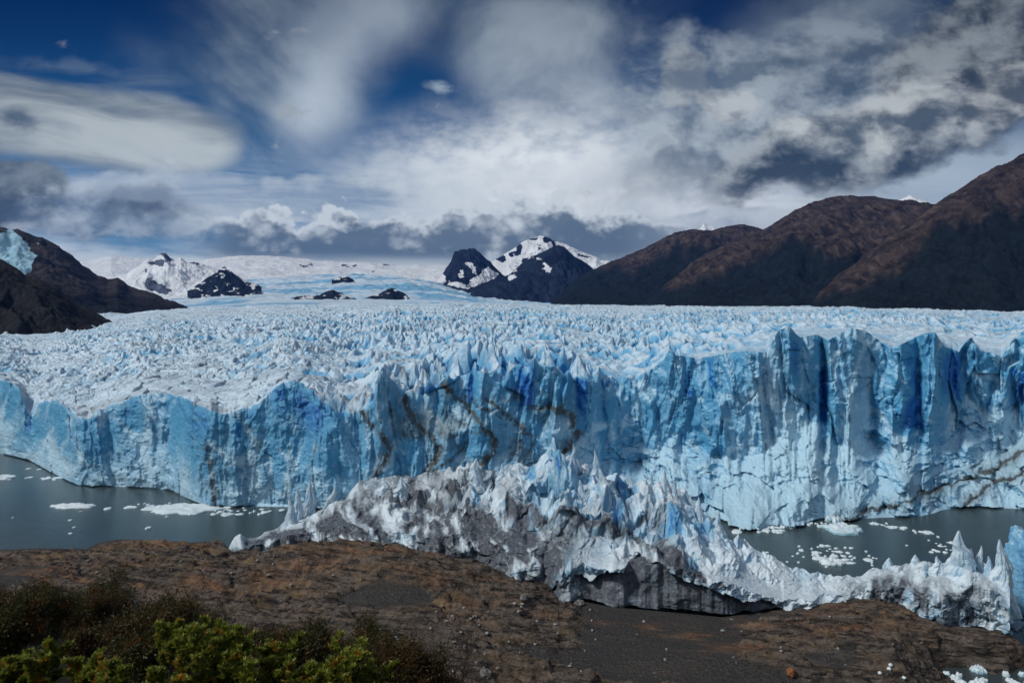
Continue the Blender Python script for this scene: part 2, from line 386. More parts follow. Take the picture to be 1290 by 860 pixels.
# the lip keeps its photographed outline; behind it the field levels out to a calmer height
k2 = np.exp(-np.linspace(-2, 2, 121) ** 2); k2 /= k2.sum()
z_calm = np.convolve(np.pad(np.minimum(z_lip, lerp_tab(PX, [(-260, 48), (0, 42), (400, 47), (600, 55), (850, 62), (1000, 66), (1560, 66)])), 60, mode='edge'), k2, 'valid')
edge = np.exp(-(Y - Yl[None]) / lerp_tab(PX, [(-260, 14), (420, 14), (480, 9), (700, 9), (900, 10), (1560, 10)])[None])
z0 = z_calm[None] + (z_far - z_calm)[None] * r ** .86
z0 = z0 * (1 - edge) + z_lip[None] * edge
hn, fe, s1, amp = field_noise(PXg, X, Y)
lipk = lerp_tab(PX, [(-260, .8), (430, .8), (500, .75), (800, .6), (900, .35), (1560, .35)])[None]
Z = z0 + hn * (1 - edge * (1 - lipk))
dirtF = (1 - sstep(.02, .13, fe)) * sstep(.42, .62, fbm(X / 45, Y / 25, 90, 3)) * (1 - sstep(430, 700, PXg)) * (1 - sstep(450, 700, Y)) * .9
band = fbm(X / 26 + Y / 60, Y / 7, 93, 5)
dirtF = np.clip(dirtF * .8 + sstep(.58, .74, band) * (sstep(60, 200, PXg) * (1 - sstep(640, 860, PXg))) * (1 - sstep(330, 560, Y)) * .38 + sstep(.56, .74, fbm(X / 90, Y / 40, 97, 5)) * .30, 0, 1)
low = 1 - sstep(-.35, .45, s1)
blueF = np.clip(.28 + .66 * low * np.clip(amp / 4, .3, 1.2) + .3 * (fbm(X / 60, Y / 60, 99, 4) - .5) + lerp_tab(PX, [(-260, -.12), (300, -.10), (600, .04), (900, .08), (1560, .08)])[None]
                + .12 * sstep(.4, .6, fbm(X / 300, Y / 260, 103, 3)) * sstep(350, 700, Y) - .42 * sstep(900, 2100, Y), 0, 1)

# the cliff: rows from the water to the lip
NV = 300
v = np.linspace(0, 1, NV)[:, None]
ap = lerp_tab(PX, [(-260, 0), (520, 0), (740, .7), (800, 1), (1560, 1)])[None]        # slumped apron under the right half
prof_l = v ** 1.3
kn = .42 + (fbm(PX / 60, PX * 0, 209, 4) - .5)[None] * .45
prof_r = np.where(v < kn, .82 * (v / kn) ** 1.0, .82 + .18 * ((v - kn) / (1 - kn)))
Yc = Yb[None] + lean[None] * (prof_l * (1 - ap) + prof_r * ap)
z_top = Z[0][None]
py_t = HY + (CAMZ - z_top) / Yl[None] * F
PYc = py_b[None] + (py_t - py_b[None]) * v
PXc = np.broadcast_to(PX[None], PYc.shape)
Zc = CAMZ - (PYc - HY) / F * Yc
S = PXc / F * 262.0
wa = (fbm(S / 22, Zc / 60, 201, 3) - .5) * 14 + (fbm(S / 5, Zc / 14, 205, 3) - .5) * 2.5
slope = (Zc - 30) * .12 * np.sin(S / 37)                       # the pillars lean this way and that
right = lerp_tab(PX, [(-260, .35), (380, .35), (470, .8), (560, 1), (1560, 1.15)])[None]
ragged = (fbm(S / 20, Zc * 0 + 3, 207, 5, .55)[-1:] - .5) * .5
wall = sstep(.18, .62, v + ragged) * ap + (1 - ap)
P1 = spires((S + wa + slope) / 11, Zc / 46 + 3, 211, .1, 1.5)
P2 = spires((S + wa + slope) / 4.6, Zc / 19, 221, .1, 1.5)
P3, e3 = facet((S + wa * .5 + Zc * .12) / 5, Zc / 21, 231, 1.1)
P4, e4 = facet((S + wa * .4) / 2.2, Zc / 3.2, 241, 1.3)
P5, e5 = facet((S + wa + slope) / 8, Zc / 42 + 7, 251, .9)
P6 = spires((S + wa * .7 + slope * 1.4) / 2.4, Zc / 8, 255, .1, 1.5)
LUMP = fbm(S / 15 + Zc / 30, Zc / 11, 263, 6, .47, True) - .5
APF, _e = facet((S + Zc * .6 + wa * .5) / 7, (Zc - S * .25) / 5, 267, 1.5)
CONE = spires((S + wa * .6) / 19 + 2, Zc / 24, 269, .2, 1.2)
STR = fbm(S / 5 + wa / 4, Zc / 40 + slope / 20, 265, 5, .6) - .5
FB = fbm(S / 3, Zc / 3.4, 261, 5) - .5
FB2 = fbm(S / 9, Zc / 9, 271, 5, .55, True) - .5
bulge = np.interp(PX, *A((-260, 0), (0, -5), (30, 5), (44, -3), (58, -6), (75, 3), (105, 5), (140, -3), (210, -4), (250, 2), (285, 5), (310, 3), (340, -5), (385, -7), (412, 5), (440, 2), (476, 5), (500, -3),
                   (560, -3), (640, 1), (690, 4), (716, 6), (728, -9), (745, -5), (800, -4), (860, 1), (900, 3), (960, 6), (1005, 1), (1030, -2), (1036, -9), (1046, 4), (1070, 3), (1098, -7), (1110, -3), (1135, 2), (1155, -7), (1170, 3), (1188, 2), (1200, -9), (1225, 4), (1255, 3), (1275, -4), (1290, 0), (1560, 0)))[None]
d = right * (.04 + .96 * wall) * (8.0 * P1 + 3.8 * P2 + 1.4 * P6) + wall * (P5 * 1.6) * right + STR * wall * (2.5 + 3.0 * right) + P3 * (.45 + .30 * right) + P4 * .22 + FB * 1.7 + (LUMP * 13.0 + CONE * 7.0) * ap * (1 - .85 * wall) + APF * 1.8 * ap * (1 - wall) + FB2 * (1.2 + 3.6 * ap * (1 - wall)) + bulge * (.25 + .45 * sstep(.25, .6, v))
d = d - (1 - sstep(0, .03, e5)) * .5 * wall * right
d = d - 1.5 * (v ** 30)
bot = sstep(0, .02, v)
d = d * bot
XX = (PXc - CX) / F * Yc
Yd = Yc - d; Xd = XX * (1 - d / Yc)
# the first rows of the field follow the displaced lip
sh = d[-1][None] * np.exp(-(Y - Yl[None]) / 7.0)
X = X * (1 - sh / Y); Y = Y - sh
# dirt seams: layers of rubble that cut the wall
SEAMS = [([(455, 515), (478, 545), (490, 565), (478, 590), (466, 608), (460, 625)], 3.0, .8), ([(505, 490), (520, 530), (545, 553), (556, 568), (540, 590), (520, 612), (500, 622)], 3.4, .95),
         ([(520, 455), (560, 485), (585, 510), (612, 535), (626, 550), (622, 568), (605, 582)], 3.0, .95), ([(612, 500), (640, 522), (660, 535), (655, 560), (640, 580)], 2.0, .8),
         ([(560, 478), (570, 495), (600, 508), (628, 520)], 2.0, .6), ([(672, 512), (700, 511), (716, 520), (727, 545), (712, 566), (690, 585), (680, 600)], 3.2, .95), ([(540, 545), (585, 548), (605, 540)], 1.5, .5),
         ([(640, 520), (672, 552), (665, 575), (650, 590)], 1.6, .6), ([(500, 622), (560, 585), (590, 560)], 2.0, .6), ([(1330, 545), (1290, 566), (1255, 585), (1215, 600), (1175, 618), (1120, 636), (1060, 650)], 2.6, .85),
         ([(1330, 560), (1290, 590), (1262, 600), (1235, 615), (1215, 632)], 2.2, .9), ([(300, 520), (318, 545), (330, 570)], 1.2, .3), ([(262, 560), (268, 600), (272, 636)], 5, .5), ([(400, 560), (390, 590), (386, 620)], 1.3, .35)]
wpx = PXc + (fbm(PXc / 10, PYc / 10, 301, 5, .6) - .5) * 12; wpy = PYc + (fbm(PXc / 10, PYc / 10, 307, 5, .6) - .5) * 12
dirtC = np.zeros_like(PYc)
for pts, wd, am in SEAMS:
    x0, x1 = min(p[0] for p in pts) - 30, max(p[0] for p in pts) + 30
    cs = np.where((PX > x0) & (PX < x1))[0]
    if not len(cs): continue
    c0, c1 = cs[0], cs[-1] + 1
    a_, b_ = wpx[:, c0:c1], wpy[:, c0:c1]; dm = np.full(a_.shape, 99.0)
    for (xa, ya), (xb, yb) in zip(pts[:-1], pts[1:]):
        tt = np.clip(((a_ - xa) * (xb - xa) + (b_ - ya) * (yb - ya)) / ((xb - xa) ** 2 + (yb - ya) ** 2), 0, 1)
        dm = np.minimum(dm, np.hypot(a_ - xa - tt * (xb - xa), b_ - ya - tt * (yb - ya)))
    br = fbm(a_ / 7, b_ / 7, 311, 4)
    dirtC[:, c0:c1] = np.maximum(dirtC[:, c0:c1], am * (np.exp(-(dm / wd) ** 2) * sstep(.22, .42, br) * 1.15 + .60 * np.exp(-(dm / (wd * 5)) ** 2) * br))
stain = fbm(S / 14 + Zc / 40, Zc / 16, 321, 5)
dirtC = np.maximum(dirtC, sstep(.46, .66, stain) * .55 * sstep(440, 520, PXc) * (1 - sstep(650, 740, PXc)) * (1 - sstep(.75, .9, v)))
dirtC = np.clip(dirtC + .10 * sstep(.52, .7, stain) * (1 - sstep(.8, .95, v)), 0, 1)
blueC = lerp_tab(PX, [(-260, .52), (40, .50), (100, .55), (200, .68), (340, .70), (420, .62), (480, .58), (640, .66), (730, .66), (800, .60), (900, .52), (1100, .56), (1560, .56)])[None] + 0 * v
vn = v + ragged * .8
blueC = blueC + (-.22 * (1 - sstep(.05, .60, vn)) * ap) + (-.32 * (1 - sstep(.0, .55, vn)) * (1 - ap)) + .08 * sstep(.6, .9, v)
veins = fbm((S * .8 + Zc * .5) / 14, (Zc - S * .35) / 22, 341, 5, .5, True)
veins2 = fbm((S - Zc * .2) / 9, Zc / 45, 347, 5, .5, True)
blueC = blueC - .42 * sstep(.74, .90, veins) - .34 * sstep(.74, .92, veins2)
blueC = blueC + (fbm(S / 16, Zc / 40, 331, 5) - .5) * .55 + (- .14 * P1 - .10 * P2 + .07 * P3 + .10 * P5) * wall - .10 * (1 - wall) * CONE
for (cx_, cy_, rx_, ry_, am) in [(733, 500, 8, 46, .6), (662, 490, 12, 34, .45), (700, 490, 26, 34, .22), (1196, 470, 14, 34, .55), (1037, 500, 5, 44, .6), (1102, 500, 5, 44, .35), (1120, 505, 22, 50, .20), (1152, 500, 12, 55, .4),
                                (1284, 480, 16, 40, .3), (545, 480, 8, 20, .35), (592, 480, 5, 30, .4), (866, 470, 5, 26, .3), (375, 520, 40, 45, .2), (1000, 455, 7, 24, .4), (1145, 530, 20, 25, .3), (897, 470, 5, 30, .4), (300, 535, 5, 26, .3), (36, 520, 4, 24, .5), (250, 520, 30, 30, .12)]:
    blueC = blueC + am * np.exp(-((PXc - cx_) / rx_) ** 4 - ((PYc - cy_) / ry_) ** 4)
blueC = np.clip(blueC, 0, 1)
gl = empty('glacier', (0, 0, 0), label='huge blue white glacier with a sheer ice cliff filling the valley from edge to edge', cat='glacier')
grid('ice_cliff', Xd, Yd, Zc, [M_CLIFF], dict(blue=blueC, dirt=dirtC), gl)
fld = grid('ice_field', X, Y, Z, [M_FIELD], dict(blue=blueF, dirt=dirtF), gl)

# ------------------------------------------------------------------ water
m, t, b, o = new_mat('lake_water')
ox, oy, oz = sep(o)
setb(b, col=mix(noise(o, .012, 4, .5).ss(.35, .65), (.040, .058, .062), (.052, .076, .082), t), rough=.17, spec=.32)
bump(t, b, noise(vec(t, ox, oy * 1.5), 1.3, 6, .6) + noise(vec(t, ox, oy * 2.2), .25, 3, .5) * .8, .30, .25)
M_WATER = m
g = 12000.0
wt = raw_mesh('lake_water', [(-g, -3000, 0), (g, -3000, 0), (g, 14000, 0), (-g, 14000, 0)], [(0, 1, 2, 3)], None, [m], None, False)
tag(wt, 'still grey green lake water in front of the ice cliff', kind='structure')
# ------------------------------------------------------------------ the shore: one sheet of rock, gravel and hillside
EDGE = [(-400, 700), (-200, 690), (0, 692), (60, 690), (100, 691), (112, 690), (120, 684), (150, 679), (165, 679), (190, 681), (215, 682), (240, 683), (262, 681), (280, 684), (292, 694), (300, 698), (318, 697),
        (345, 690), (385, 682), (420, 681), (450, 683), (480, 688), (505, 694), (545, 701), (590, 704), (612, 709), (650, 727), (690, 734), (705, 755), (740, 758), (770, 764), (850, 771), (910, 777),
        (985, 767), (1020, 764), (1040, 757), (1060, 754), (1100, 752), (1140, 760), (1160, 776), (1190, 786), (1230, 789), (1260, 793), (1275, 800), (1290, 811), (1330, 830), (1560, 840)]
ZC = [(-400, 5), (0, 5.5), (105, 5.5), (150, 7), (290, 6), (450, 9), (560, 8.5), (650, 8), (760, 7), (900, 6), (1000, 5), (1150, 4), (1271, 3), (1290, 2), (1560, 1)]
def edge_of(px):
    zc = lerp_tab(px, ZC); return (CAMZ - zc) * F / (lerp_tab(px, EDGE) - HY), zc
def ground_z(x, Y, fine=True):
    Yq = np.maximum(Y, 12.0)
    px = CX + x / Yq * F
    Ye, zc = edge_of(px)
    s = Ye - Y
    plane = zc + (11.0 - zc) * np.clip(s / 70.0, 0, 1.2)
    rel = sstep(0, 9, s)
    dome = lambda cx, cy, rx, ry, h, z_=9: h * np.exp(-((px - cx) / rx) ** 2 - ((HY + (CAMZ - z_) / np.maximum(Y, 30) * F - cy) / ry) ** 2)
    rel_h = 1.5 * (dome(500, 735, 95, 30, 3.6) + dome(395, 705, 90, 14, 1.8) + dome(655, 765, 28, 16, 1.6) + dome(180, 700, 70, 14, 1.5) + dome(1060, 765, 90, 9, .8) + dome(930, 830, 130, 20, 1.6) + dome(1150, 815, 110, 20, 2.0) - dome(330, 768, 70, 8, 2.2) - dome(620, 805, 120, 16, 1.0) + dome(60, 725, 90, 16, 1.2))
    tilt = x * .25 + Y
    strat = fbm(x / 26 + 5, tilt / 5.5, 401, 6, .56, True)
    ledge = np.floor(strat * 7 + fbm(x / 5, Y / 5, 403, 3)) / 7
    rough = fbm(x / 11, Y / 6, 411, 6, .55)
    fv, fe = facet(x / 7 + Y / 30, tilt / 3.2, 421, .9)
    hard = sstep(.44, .52, fbm(x / 34, Y / 16, 431, 6) + .13 * (dome(400, 716, 130, 26, 1.2) + dome(430, 742, 90, 26, 1.6) + dome(500, 735, 110, 34, 1) + dome(170, 715, 190, 30, 1) + dome(1060, 775, 160, 22, 1) - dome(790, 800, 120, 50, 1.5)))
    z = plane + rel * (rel_h + ((strat * .5 + ledge * .5) - .5) * 4.2 * (.12 + .88 * hard) + (rough - .5) * 2.0 * (.25 + .75 * hard) + hard * (fv * .55 - (1 - sstep(0, .1, fe)) * .35))
    crag = fbm((x + Y * .4) / 6.5, (Y - x * .25) / 2.6, 443, 6, .6, True) - .55
    z = z + crag * 2.6 * hard * rel + (fbm(x / 1.6, Y / 1.2, 441, 4) - .5) * (.3 + .5 * hard) * sstep(0, 3, s)
    # the shallow inlet at the lower right
    inlet = sstep(76, 96, x + (Y - 146) * -.35) * (1 - sstep(143.5, 149, Y + (fbm(x / 8, Y / 8, 447, 3) - .5) * 7))
    z = z - inlet * 9
    z = np.where(s < 0, zc + s * .75, z)
    z = np.maximum(z, -4.0)
    sl = lerp_tab(px, [(-500, .44), (100, .455), (250, .495), (400, .52), (560, .555), (700, .60), (1290, .66), (1800, .66)])
    hill = np.where(Y > 0, 73.2 - sl * Y, 73.2 + Y * .05) + (fbm(x / 9, Y / 9, 451, 4) - .5) * 2.2 * sstep(4, 20, Y)
    kk = 2.5
    out_z = np.where(hill - z > 20, hill, np.maximum(hill, z) + kk * .25 * np.clip(1 - np.abs(hill - z) / kk, 0, 1) ** 2)
    return out_z, hard, strat, hill > z
ys = np.concatenate([np.arange(-60, 10, 4), np.arange(10, 96, 1.1), np.arange(96, 232, .30)])
xs = np.concatenate([np.arange(-260, -160, 4), np.arange(-160, 150, .36), np.arange(150, 260, 4)])
GX, GY = np.meshgrid(xs, ys)
GZ, hard, strat, ish = ground_z(GX, GY)
gpx = CX + GX / np.maximum(GY, 12) * F; gpy = HY + (CAMZ - GZ) / np.maximum(GY, 12) * F
RUST = [(480, 690, 90, 8, .9), (290, 732, 80, 13, .85), (395, 712, 60, 8, .6), (215, 688, 60, 6, .7), (540, 725, 50, 14, .75), (605, 735, 30, 12, .7), (590, 765, 34, 16, .45), (690, 775, 26, 8, .5), (1060, 768, 70, 8, .8), (1080, 790, 60, 6, .8), (820, 790, 20, 5, .9), (930, 815, 60, 7, .8), (885, 800, 40, 8, .5),
        (100, 725, 130, 18, .55), (180, 735, 60, 8, .6), (15, 712, 30, 12, .5), (330, 750, 60, 6, .5), (1000, 850, 5, 4, 0), (1220, 793, 50, 5, .3), (960, 786, 60, 6, .4), (760, 785, 20, 4, .3)]
rust = np.zeros_like(GZ)
n_r = fbm(GX / 9 + 3, (GX * .3 + GY) / 3.2, 461, 5, .55)
for cx_, cy_, rx_, ry_, am in RUST:
    rust = np.maximum(rust, am * np.exp(-((gpx - cx_) / rx_) ** 2 - ((gpy - cy_) / ry_) ** 2))
rust = np.clip(rust * 1.3, 0, 1) * sstep(.38, .56, n_r) + .22 * sstep(.60, .74, n_r) * hard
tan_ = sstep(.52, .7, fbm(GX / 12 + 9, (GX * .25 + GY) / 2.6, 471, 5, .55)) * (.25 + .75 * hard) * sstep(0, .3, rust + .15)
m, t, b, o = new_mat('shore_rock')
ru, ta, ha, hi = attr(t, 'rust'), attr(t, 'tan'), attr(t, 'hard'), attr(t, 'soil')
n1, n2, n3 = noise(o, .35, 6, .62), noise(o, 2.4, 5, .65), noise(o, .08, 3, .5)
grav = mix(n2.ss(.3, .7), (.034, .034, .034), (.100, .098, .095), t)
lay = noise(vec(t, sep(o)[0] * .25 + sep(o)[1] * .05, sep(o)[1] * 1.0 + sep(o)[0] * .22, sep(o)[2] * 2.5), .55, 8, .66, .5)
rock = mix(lay.ss(.38, .60), (.016, .015, .015), (.25, .205, .17), t); rock = mix(n2.ss(.35, .65) * .5, rock, (.055, .048, .044), t)
c = mix((ha * .9).clamp(), grav, rock, t)
c = mix((ta * n1.ss(.3, .6) * .8).clamp(), c, (.27, .19, .11), t)
c = mix((ru * (lay.ss(.33, .60) * 1.1)).clamp(), c, mix(n1.ss(.35, .65), (.16, .080, .045), (.31, .185, .115), t), t)
peb = voro(o, 1.1); pebc = voro(o, 1.1, out='Color')
c = mix(peb.ss(.20, .12) * (sep(pebc)[0]).ss(.62, .8) * (1 - ha).clamp() * .75, c, (.22, .21, .20), t)
moss = noise(o, .6, 5, .6).ss(.52, .66) * hi
c = mix(hi, c, mix(n1.ss(.3, .7), (.018, .020, .010), (.045, .038, .020), t), t)
setb(b, col=c, rough=.92, spec=.15)
bump(t, b, noise(o, 1.6, 9, .72) * 1.4 + lay * 1.0 + voro(o, 1.3) * .35 + noise(vec(t, sep(o)[0] * .4, sep(o)[1] * 2.0 + sep(o)[0] * .4, sep(o)[2] * 2), .5, 6, .6) * 1.2, .9, .8)
soil = ish.astype(float)
gr = grid('ground', GX, GY, GZ, [m], dict(rust=rust, tan=tan_, hard=hard, soil=soil))
tag(gr, 'dark gravel and rust streaked bedrock shore in front of the ice', kind='structure')
# the bed of the lake and the valley, out to the horizon
bx = np.linspace(-15000, 15000, 31)[None] + 0 * np.linspace(0, 1, 31)[:, None]; by = np.linspace(-4000, 16000, 31)[:, None] + 0 * bx
m2, t, b, o = new_mat('lake_bed'); setb(b, col=(.05, .055, .05), rough=1)
tag(grid('terrain', bx, by, 0 * bx - 12, [m2]), 'lake bed', kind='structure')

# ------------------------------------------------------------------ the tongue of dirty ice that has run up on the shore
TX = np.arange(284, 1272.5, .9)
CREST = [(284, 694), (290, 684), (297, 675), (303, 671), (312, 678), (330, 672), (345, 665), (358, 658), (372, 652), (400, 642), (430, 634), (460, 628), (482, 622), (500, 620), (520, 624), (545, 622), (560, 614), (575, 600),
         (590, 594), (605, 598), (640, 600), (665, 592), (685, 576), (700, 572), (720, 580), (745, 588), (765, 606), (800, 622), (830, 626), (850, 630), (865, 638), (885, 652), (905, 664), (920, 672), (945, 684), (965, 694),
         (990, 708), (1015, 718), (1040, 725), (1065, 728), (1085, 724), (1100, 716), (1120, 711), (1140, 709), (1165, 709), (1180, 711), (1195, 709), (1215, 707), (1240, 714), (1255, 718), (1266, 728), (1272, 742)]
DEP = [(284, 4), (310, 10), (350, 20), (450, 32), (560, 38), (700, 42), (800, 42), (880, 36), (950, 32), (1010, 20), (1060, 12), (1110, 13), (1180, 16), (1240, 13), (1265, 7), (1272, 3)]
cy_ = lerp_tab(TX, EDGE) + (fbm(TX / 14, TX * 0, 501, 4) - .5) * 6 + 1.5
Ye, zc = edge_of(TX)
Ye = (CAMZ - zc) * F / (cy_ - HY)
ky = lerp_tab(TX, CREST)
dep = lerp_tab(TX, DEP)
NF, NB = 300, 60
tf = np.linspace(0, 1, NF)[:, None]
wallf = lerp_tab(TX, [(284, .5), (330, .45), (600, .30), (700, .22), (780, .34), (850, .42), (920, .42), (985, .25), (1050, .3), (1100, .35), (1180, .5), (1272, .7)])[None]
prof = np.where(tf < wallf, .10 * tf / wallf, .10 + .90 * ((tf - wallf) / (1 - wallf)) ** .95)
PYt = cy_[None] + (ky - cy_)[None] * tf
Yt = Ye[None] + dep[None] * prof
Zt = CAMZ - (PYt - HY) / F * Yt
PXt = np.broadcast_to(TX[None], PYt.shape)
tb = np.linspace(0, 1, NB + 1)[1:, None]
att = sstep(400, 470, TX) * (1 - sstep(850, 930, TX))
Ybk = Yt[-1][None] + tb * (10 + 50 * att)[None]
zb_end = -3 + 14 * att
Zbk = Zt[-1][None] + (zb_end - Zt[-1])[None] * (tb ** .8)
PXb = np.broadcast_to(TX[None], Ybk.shape)
Yt = np.concatenate([Yt, Ybk]); Zt = np.concatenate([Zt, Zbk]); PXt = np.concatenate([PXt, PXb]); T = np.concatenate([tf + 0 * PYt, 1 + tb + 0 * Ybk])
PYt = HY + (CAMZ - Zt) / Yt * F
Xt = px_to_x(PXt, Yt)
St = PXt / F * 190
front = T <= 1
hi_ = sstep(0, .10, T) * (1 - sstep(1.5, 2, T))
# upper part: shards; lower left: rounded fins; right part: crumbly white snow-ice
shard = lerp_tab(TX, [(284, .12), (370, .30), (470, .40), (560, .8), (700, 1.1), (800, 1.1), (900, .8), (960, .35), (1080, .25), (1150, .4), (1272, .5)])[None] * sstep(.25, .75, T)
sp = spires((Xt + (fbm(Xt / 6, Yt / 6, 511, 3) - .5) * 4) / 5.2, Yt / 9.0, 513, -.1, 1.8)
sp2 = spires(Xt / 2.1, Yt / 2.6, 517, .15, 1.5)
Zt = Zt + hi_ * shard * (5.0 * (sp + .05) + 1.0 * sp2)
wv = (fbm(St / 9, PYt / 40, 521, 3) - .5) * 7
diag = (PYt - 700) / F * 190
fins = lerp_tab(TX, [(284, .8), (480, 1), (720, 1.1), (780, .8), (900, .5), (980, .12), (1080, .18), (1130, .5), (1272, .7)])[None]
tl = lerp_tab(TX, [(284, -.2), (480, -.5), (640, -.25), (760, .35), (1000, .5), (1272, .1)])[None]
f1 = spires((St + wv + diag * tl) / 6.5, diag / 7.5, 523, .1, 1.7)
f1b = spires((St + wv * .7 + diag * tl) / 2.2, diag / 4.6, 525, .1, 1.6)
f2, fe2 = facet((St + wv) / 3.0, diag / 3.4, 527, 1.3)
f3, fe3 = facet((St + wv * .6) / 1.1, diag / 1.3, 531, 1.3)
fb = fbm(St / 1.6, diag / 1.6, 541, 5) - .5
fb = fb + (fbm(St / 5 + diag / 9, diag / 3.5, 543, 5, .58, True) - .5) * 2.6 * (1 - sstep(.3, .7, fins))
darkwall = sstep(716, 735, PXt) * (1 - sstep(975, 990, PXt)) * (1 - sstep(0, 5, lerp_tab(PXt, [(700, 758), (712, 745), (725, 728), (745, 735), (765, 722), (785, 726), (797, 706), (806, 703), (820, 712), (850, 726), (870, 738), (910, 750), (985, 764)]) + (fbm(PXt / 10, PYt / 10, 551, 3) - .5) * 8 - PYt)) * front
calm = 1 - .86 * darkwall
dd = (fins * (4.2 * f1 + 1.0 * f1b) + (.30 + .25 * fins) * f2 + .14 * f3 + fb * (.6 + 1.2 * (1 - sstep(.35, .7, fins)))) * calm - (1 - sstep(0, .05, fe2)) * .3 * calm
dd = dd * sstep(0, .03, T) * (1 - sstep(1.0, 1.15, T)) - darkwall * (2.2 + 2.5 * (fbm(St / 14, diag / 6, 593, 4) - .5))
Yt2 = Yt - dd; Xt2 = Xt * (1 - dd / Yt)
# dirt of the tongue: a grey skirt at the left, seams along the flow, and the dark basal ice
skirt = lerp_tab(TX, [(284, .15), (310, .42), (340, .62), (420, .75), (560, .75), (640, .58), (700, .34), (760, .40), (830, .40), (880, .15), (930, .04), (1040, .04), (1080, .3), (1120, .55), (1180, .38), (1240, .28), (1272, .2)])[None]
lowside = 1 - sstep(lerp_tab(TX, [(284, .8), (400, .62), (560, .45), (700, .45), (860, .4), (1080, .5), (1150, .62), (1272, .6)])[None] - .18, lerp_tab(TX, [(284, 1.1), (400, .86), (560, .80), (700, .75), (860, .75), (1080, .85), (1150, .86), (1272, .9)])[None], T)
dn_ = fbm((St + wv + diag * tl) / 2.6, diag / 6.0, 561, 6, .58) * .75 + (1 - sstep(-.25, .55, f1)) * .25 + .04
seam = np.exp(-((PYt - lerp_tab(PXt, [(284, 700), (380, 652), (440, 628), (520, 632), (600, 650), (660, 646), (720, 652), (760, 662), (800, 680), (850, 705), (905, 735), (960, 760), (1272, 800)]) + (fbm(PXt / 25, PYt / 25, 571, 3) - .5) * 22) / 8) ** 2) * sstep(420, 520, PXt) * (1 - sstep(880, 950, PXt))
dirtT = np.clip(skirt * (.05 + .95 * lowside) * sstep(.34, .60, dn_) * 1.7 + seam * .8 * sstep(.35, .55, dn_) + skirt * .55 * sstep(.45, .6, fbm(St / 2.5, diag / 5, 581, 5, .6)) + (1 - sstep(-.3, .15, f1)) * skirt * .5, 0, 1)
clean = np.exp(-((PXt - 770) / 45) ** 4 - ((PYt - 715) / 36) ** 4) * (1 - darkwall)
dirtT = dirtT * (1 - .8 * clean)
dirtT = np.maximum(dirtT, np.exp(-((PXt - 570) / 14) ** 2 - ((PYt - 622) / 14) ** 2) * 1.1)
for cx_, cy2, rx_, ry_ in ((820, 655, 24, 14), (615, 668, 50, 14), (735, 640, 20, 16)):
    dirtT = np.maximum(dirtT, np.exp(-((PXt - cx_) / rx_) ** 2 - ((PYt - cy2) / ry_) ** 2) * .85 * sstep(.4, .52, dn_))
dirtT = np.clip(dirtT * 1.15, 0, 1)
dirtT = np.clip(np.maximum(dirtT, darkwall * (.9 + .5 * fbm(St / 2, diag / 9, 591, 4))), 0, 1)
blueT = np.clip(.30 + .45 * (fbm(St / 6, diag / 8, 601, 4) - .5) - .22 * sp * sstep(.5, .9, T) + .22 * sstep(540, 680, PXt) * sstep(.3, .7, T) * (1 - sstep(880, 940, PXt)) - .1 * f1, 0, 1)
for cx_, cy2, rx_, ry_, am in ((782, 628, 7, 12, .6), (780, 650, 6, 10, .3), (850, 665, 9, 12, .5), (872, 713, 8, 10, .55), (880, 665, 8, 6, .45), (600, 620, 5, 20, .3), (745, 700, 22, 20, .12), (717, 700, 6, 22, .25), (670, 600, 5, 10, .4), (703, 585, 4, 12, .4)):
    blueT = np.clip(blueT + am * np.exp(-((PXt - cx_) / rx_) ** 4 - ((PYt - cy2) / ry_) ** 4), 0, 1)
tong = empty('ice_tongue', (0, 180, 5), label='jagged dirt streaked tongue of ice pushed up onto the dark rock shore', cat='ice tongue')
MT = mathutils.Matrix.Translation((0, -180, -5))
o = grid('tongue_body', Xt2, Yt2 - 180, Zt - 5, [M_TONGUE], dict(blue=blueT, dirt=dirtT), tong)

def spire_mesh(name, px, top, base, w, Yp, seed, parent=None, org=(0, 0, 0), lean_=0.0, pw=1.15, blue=.3, dirt=.0):
    """a free-standing fluted pinnacle: rings of an uneven outline that draw in to a sharp tip"""
    zt, zb = CAMZ - (top - HY) / F * Yp, CAMZ - (base - HY) / F * Yp
    n, r = 56, 70
    th = np.linspace(0, 2 * np.pi, n + 1)[None]; tt = np.linspace(0, 1, r)[:, None]
    rad = w / F * Yp * ((1 - tt) ** pw * .92 + .03)
    flu = fbm(np.cos(th) * 2.2 + 5 * seed, np.sin(th) * 2.2 + tt * 1.4, seed, 4, .55, True)
    rad = rad * (.55 + .8 * flu) * (1 + (facet(th * 2.0 + seed, tt * 5, seed, 1)[0]) * .12)
    rad[:, -1] = rad[:, 0]
    x = np.cos(th) * rad + lean_ * tt * (zt - zb) + (fbm(tt * 3, tt * 0, seed + 3, 3) - .5) * w / F * Yp * .8 * np.sin(np.pi * tt)
    y = np.sin(th) * rad * .8; z = zb + (zt - zb) * tt + 0 * th
    x0 = (px - CX) / F * Yp
    return grid(name, x + x0 - org[0], y + Yp - org[1], z - org[2], [M_TONGUE], dict(blue=np.clip(blue + (flu - .5) * -.5 + 0 * z, 0, 1), dirt=dirt * (1 - tt) ** 2 + 0 * z), parent)
OT = (0, 180, 5)
def tongueY(px, f=.95): return float(np.interp(px, TX, Ye) + np.interp(px, TX, dep) * f)
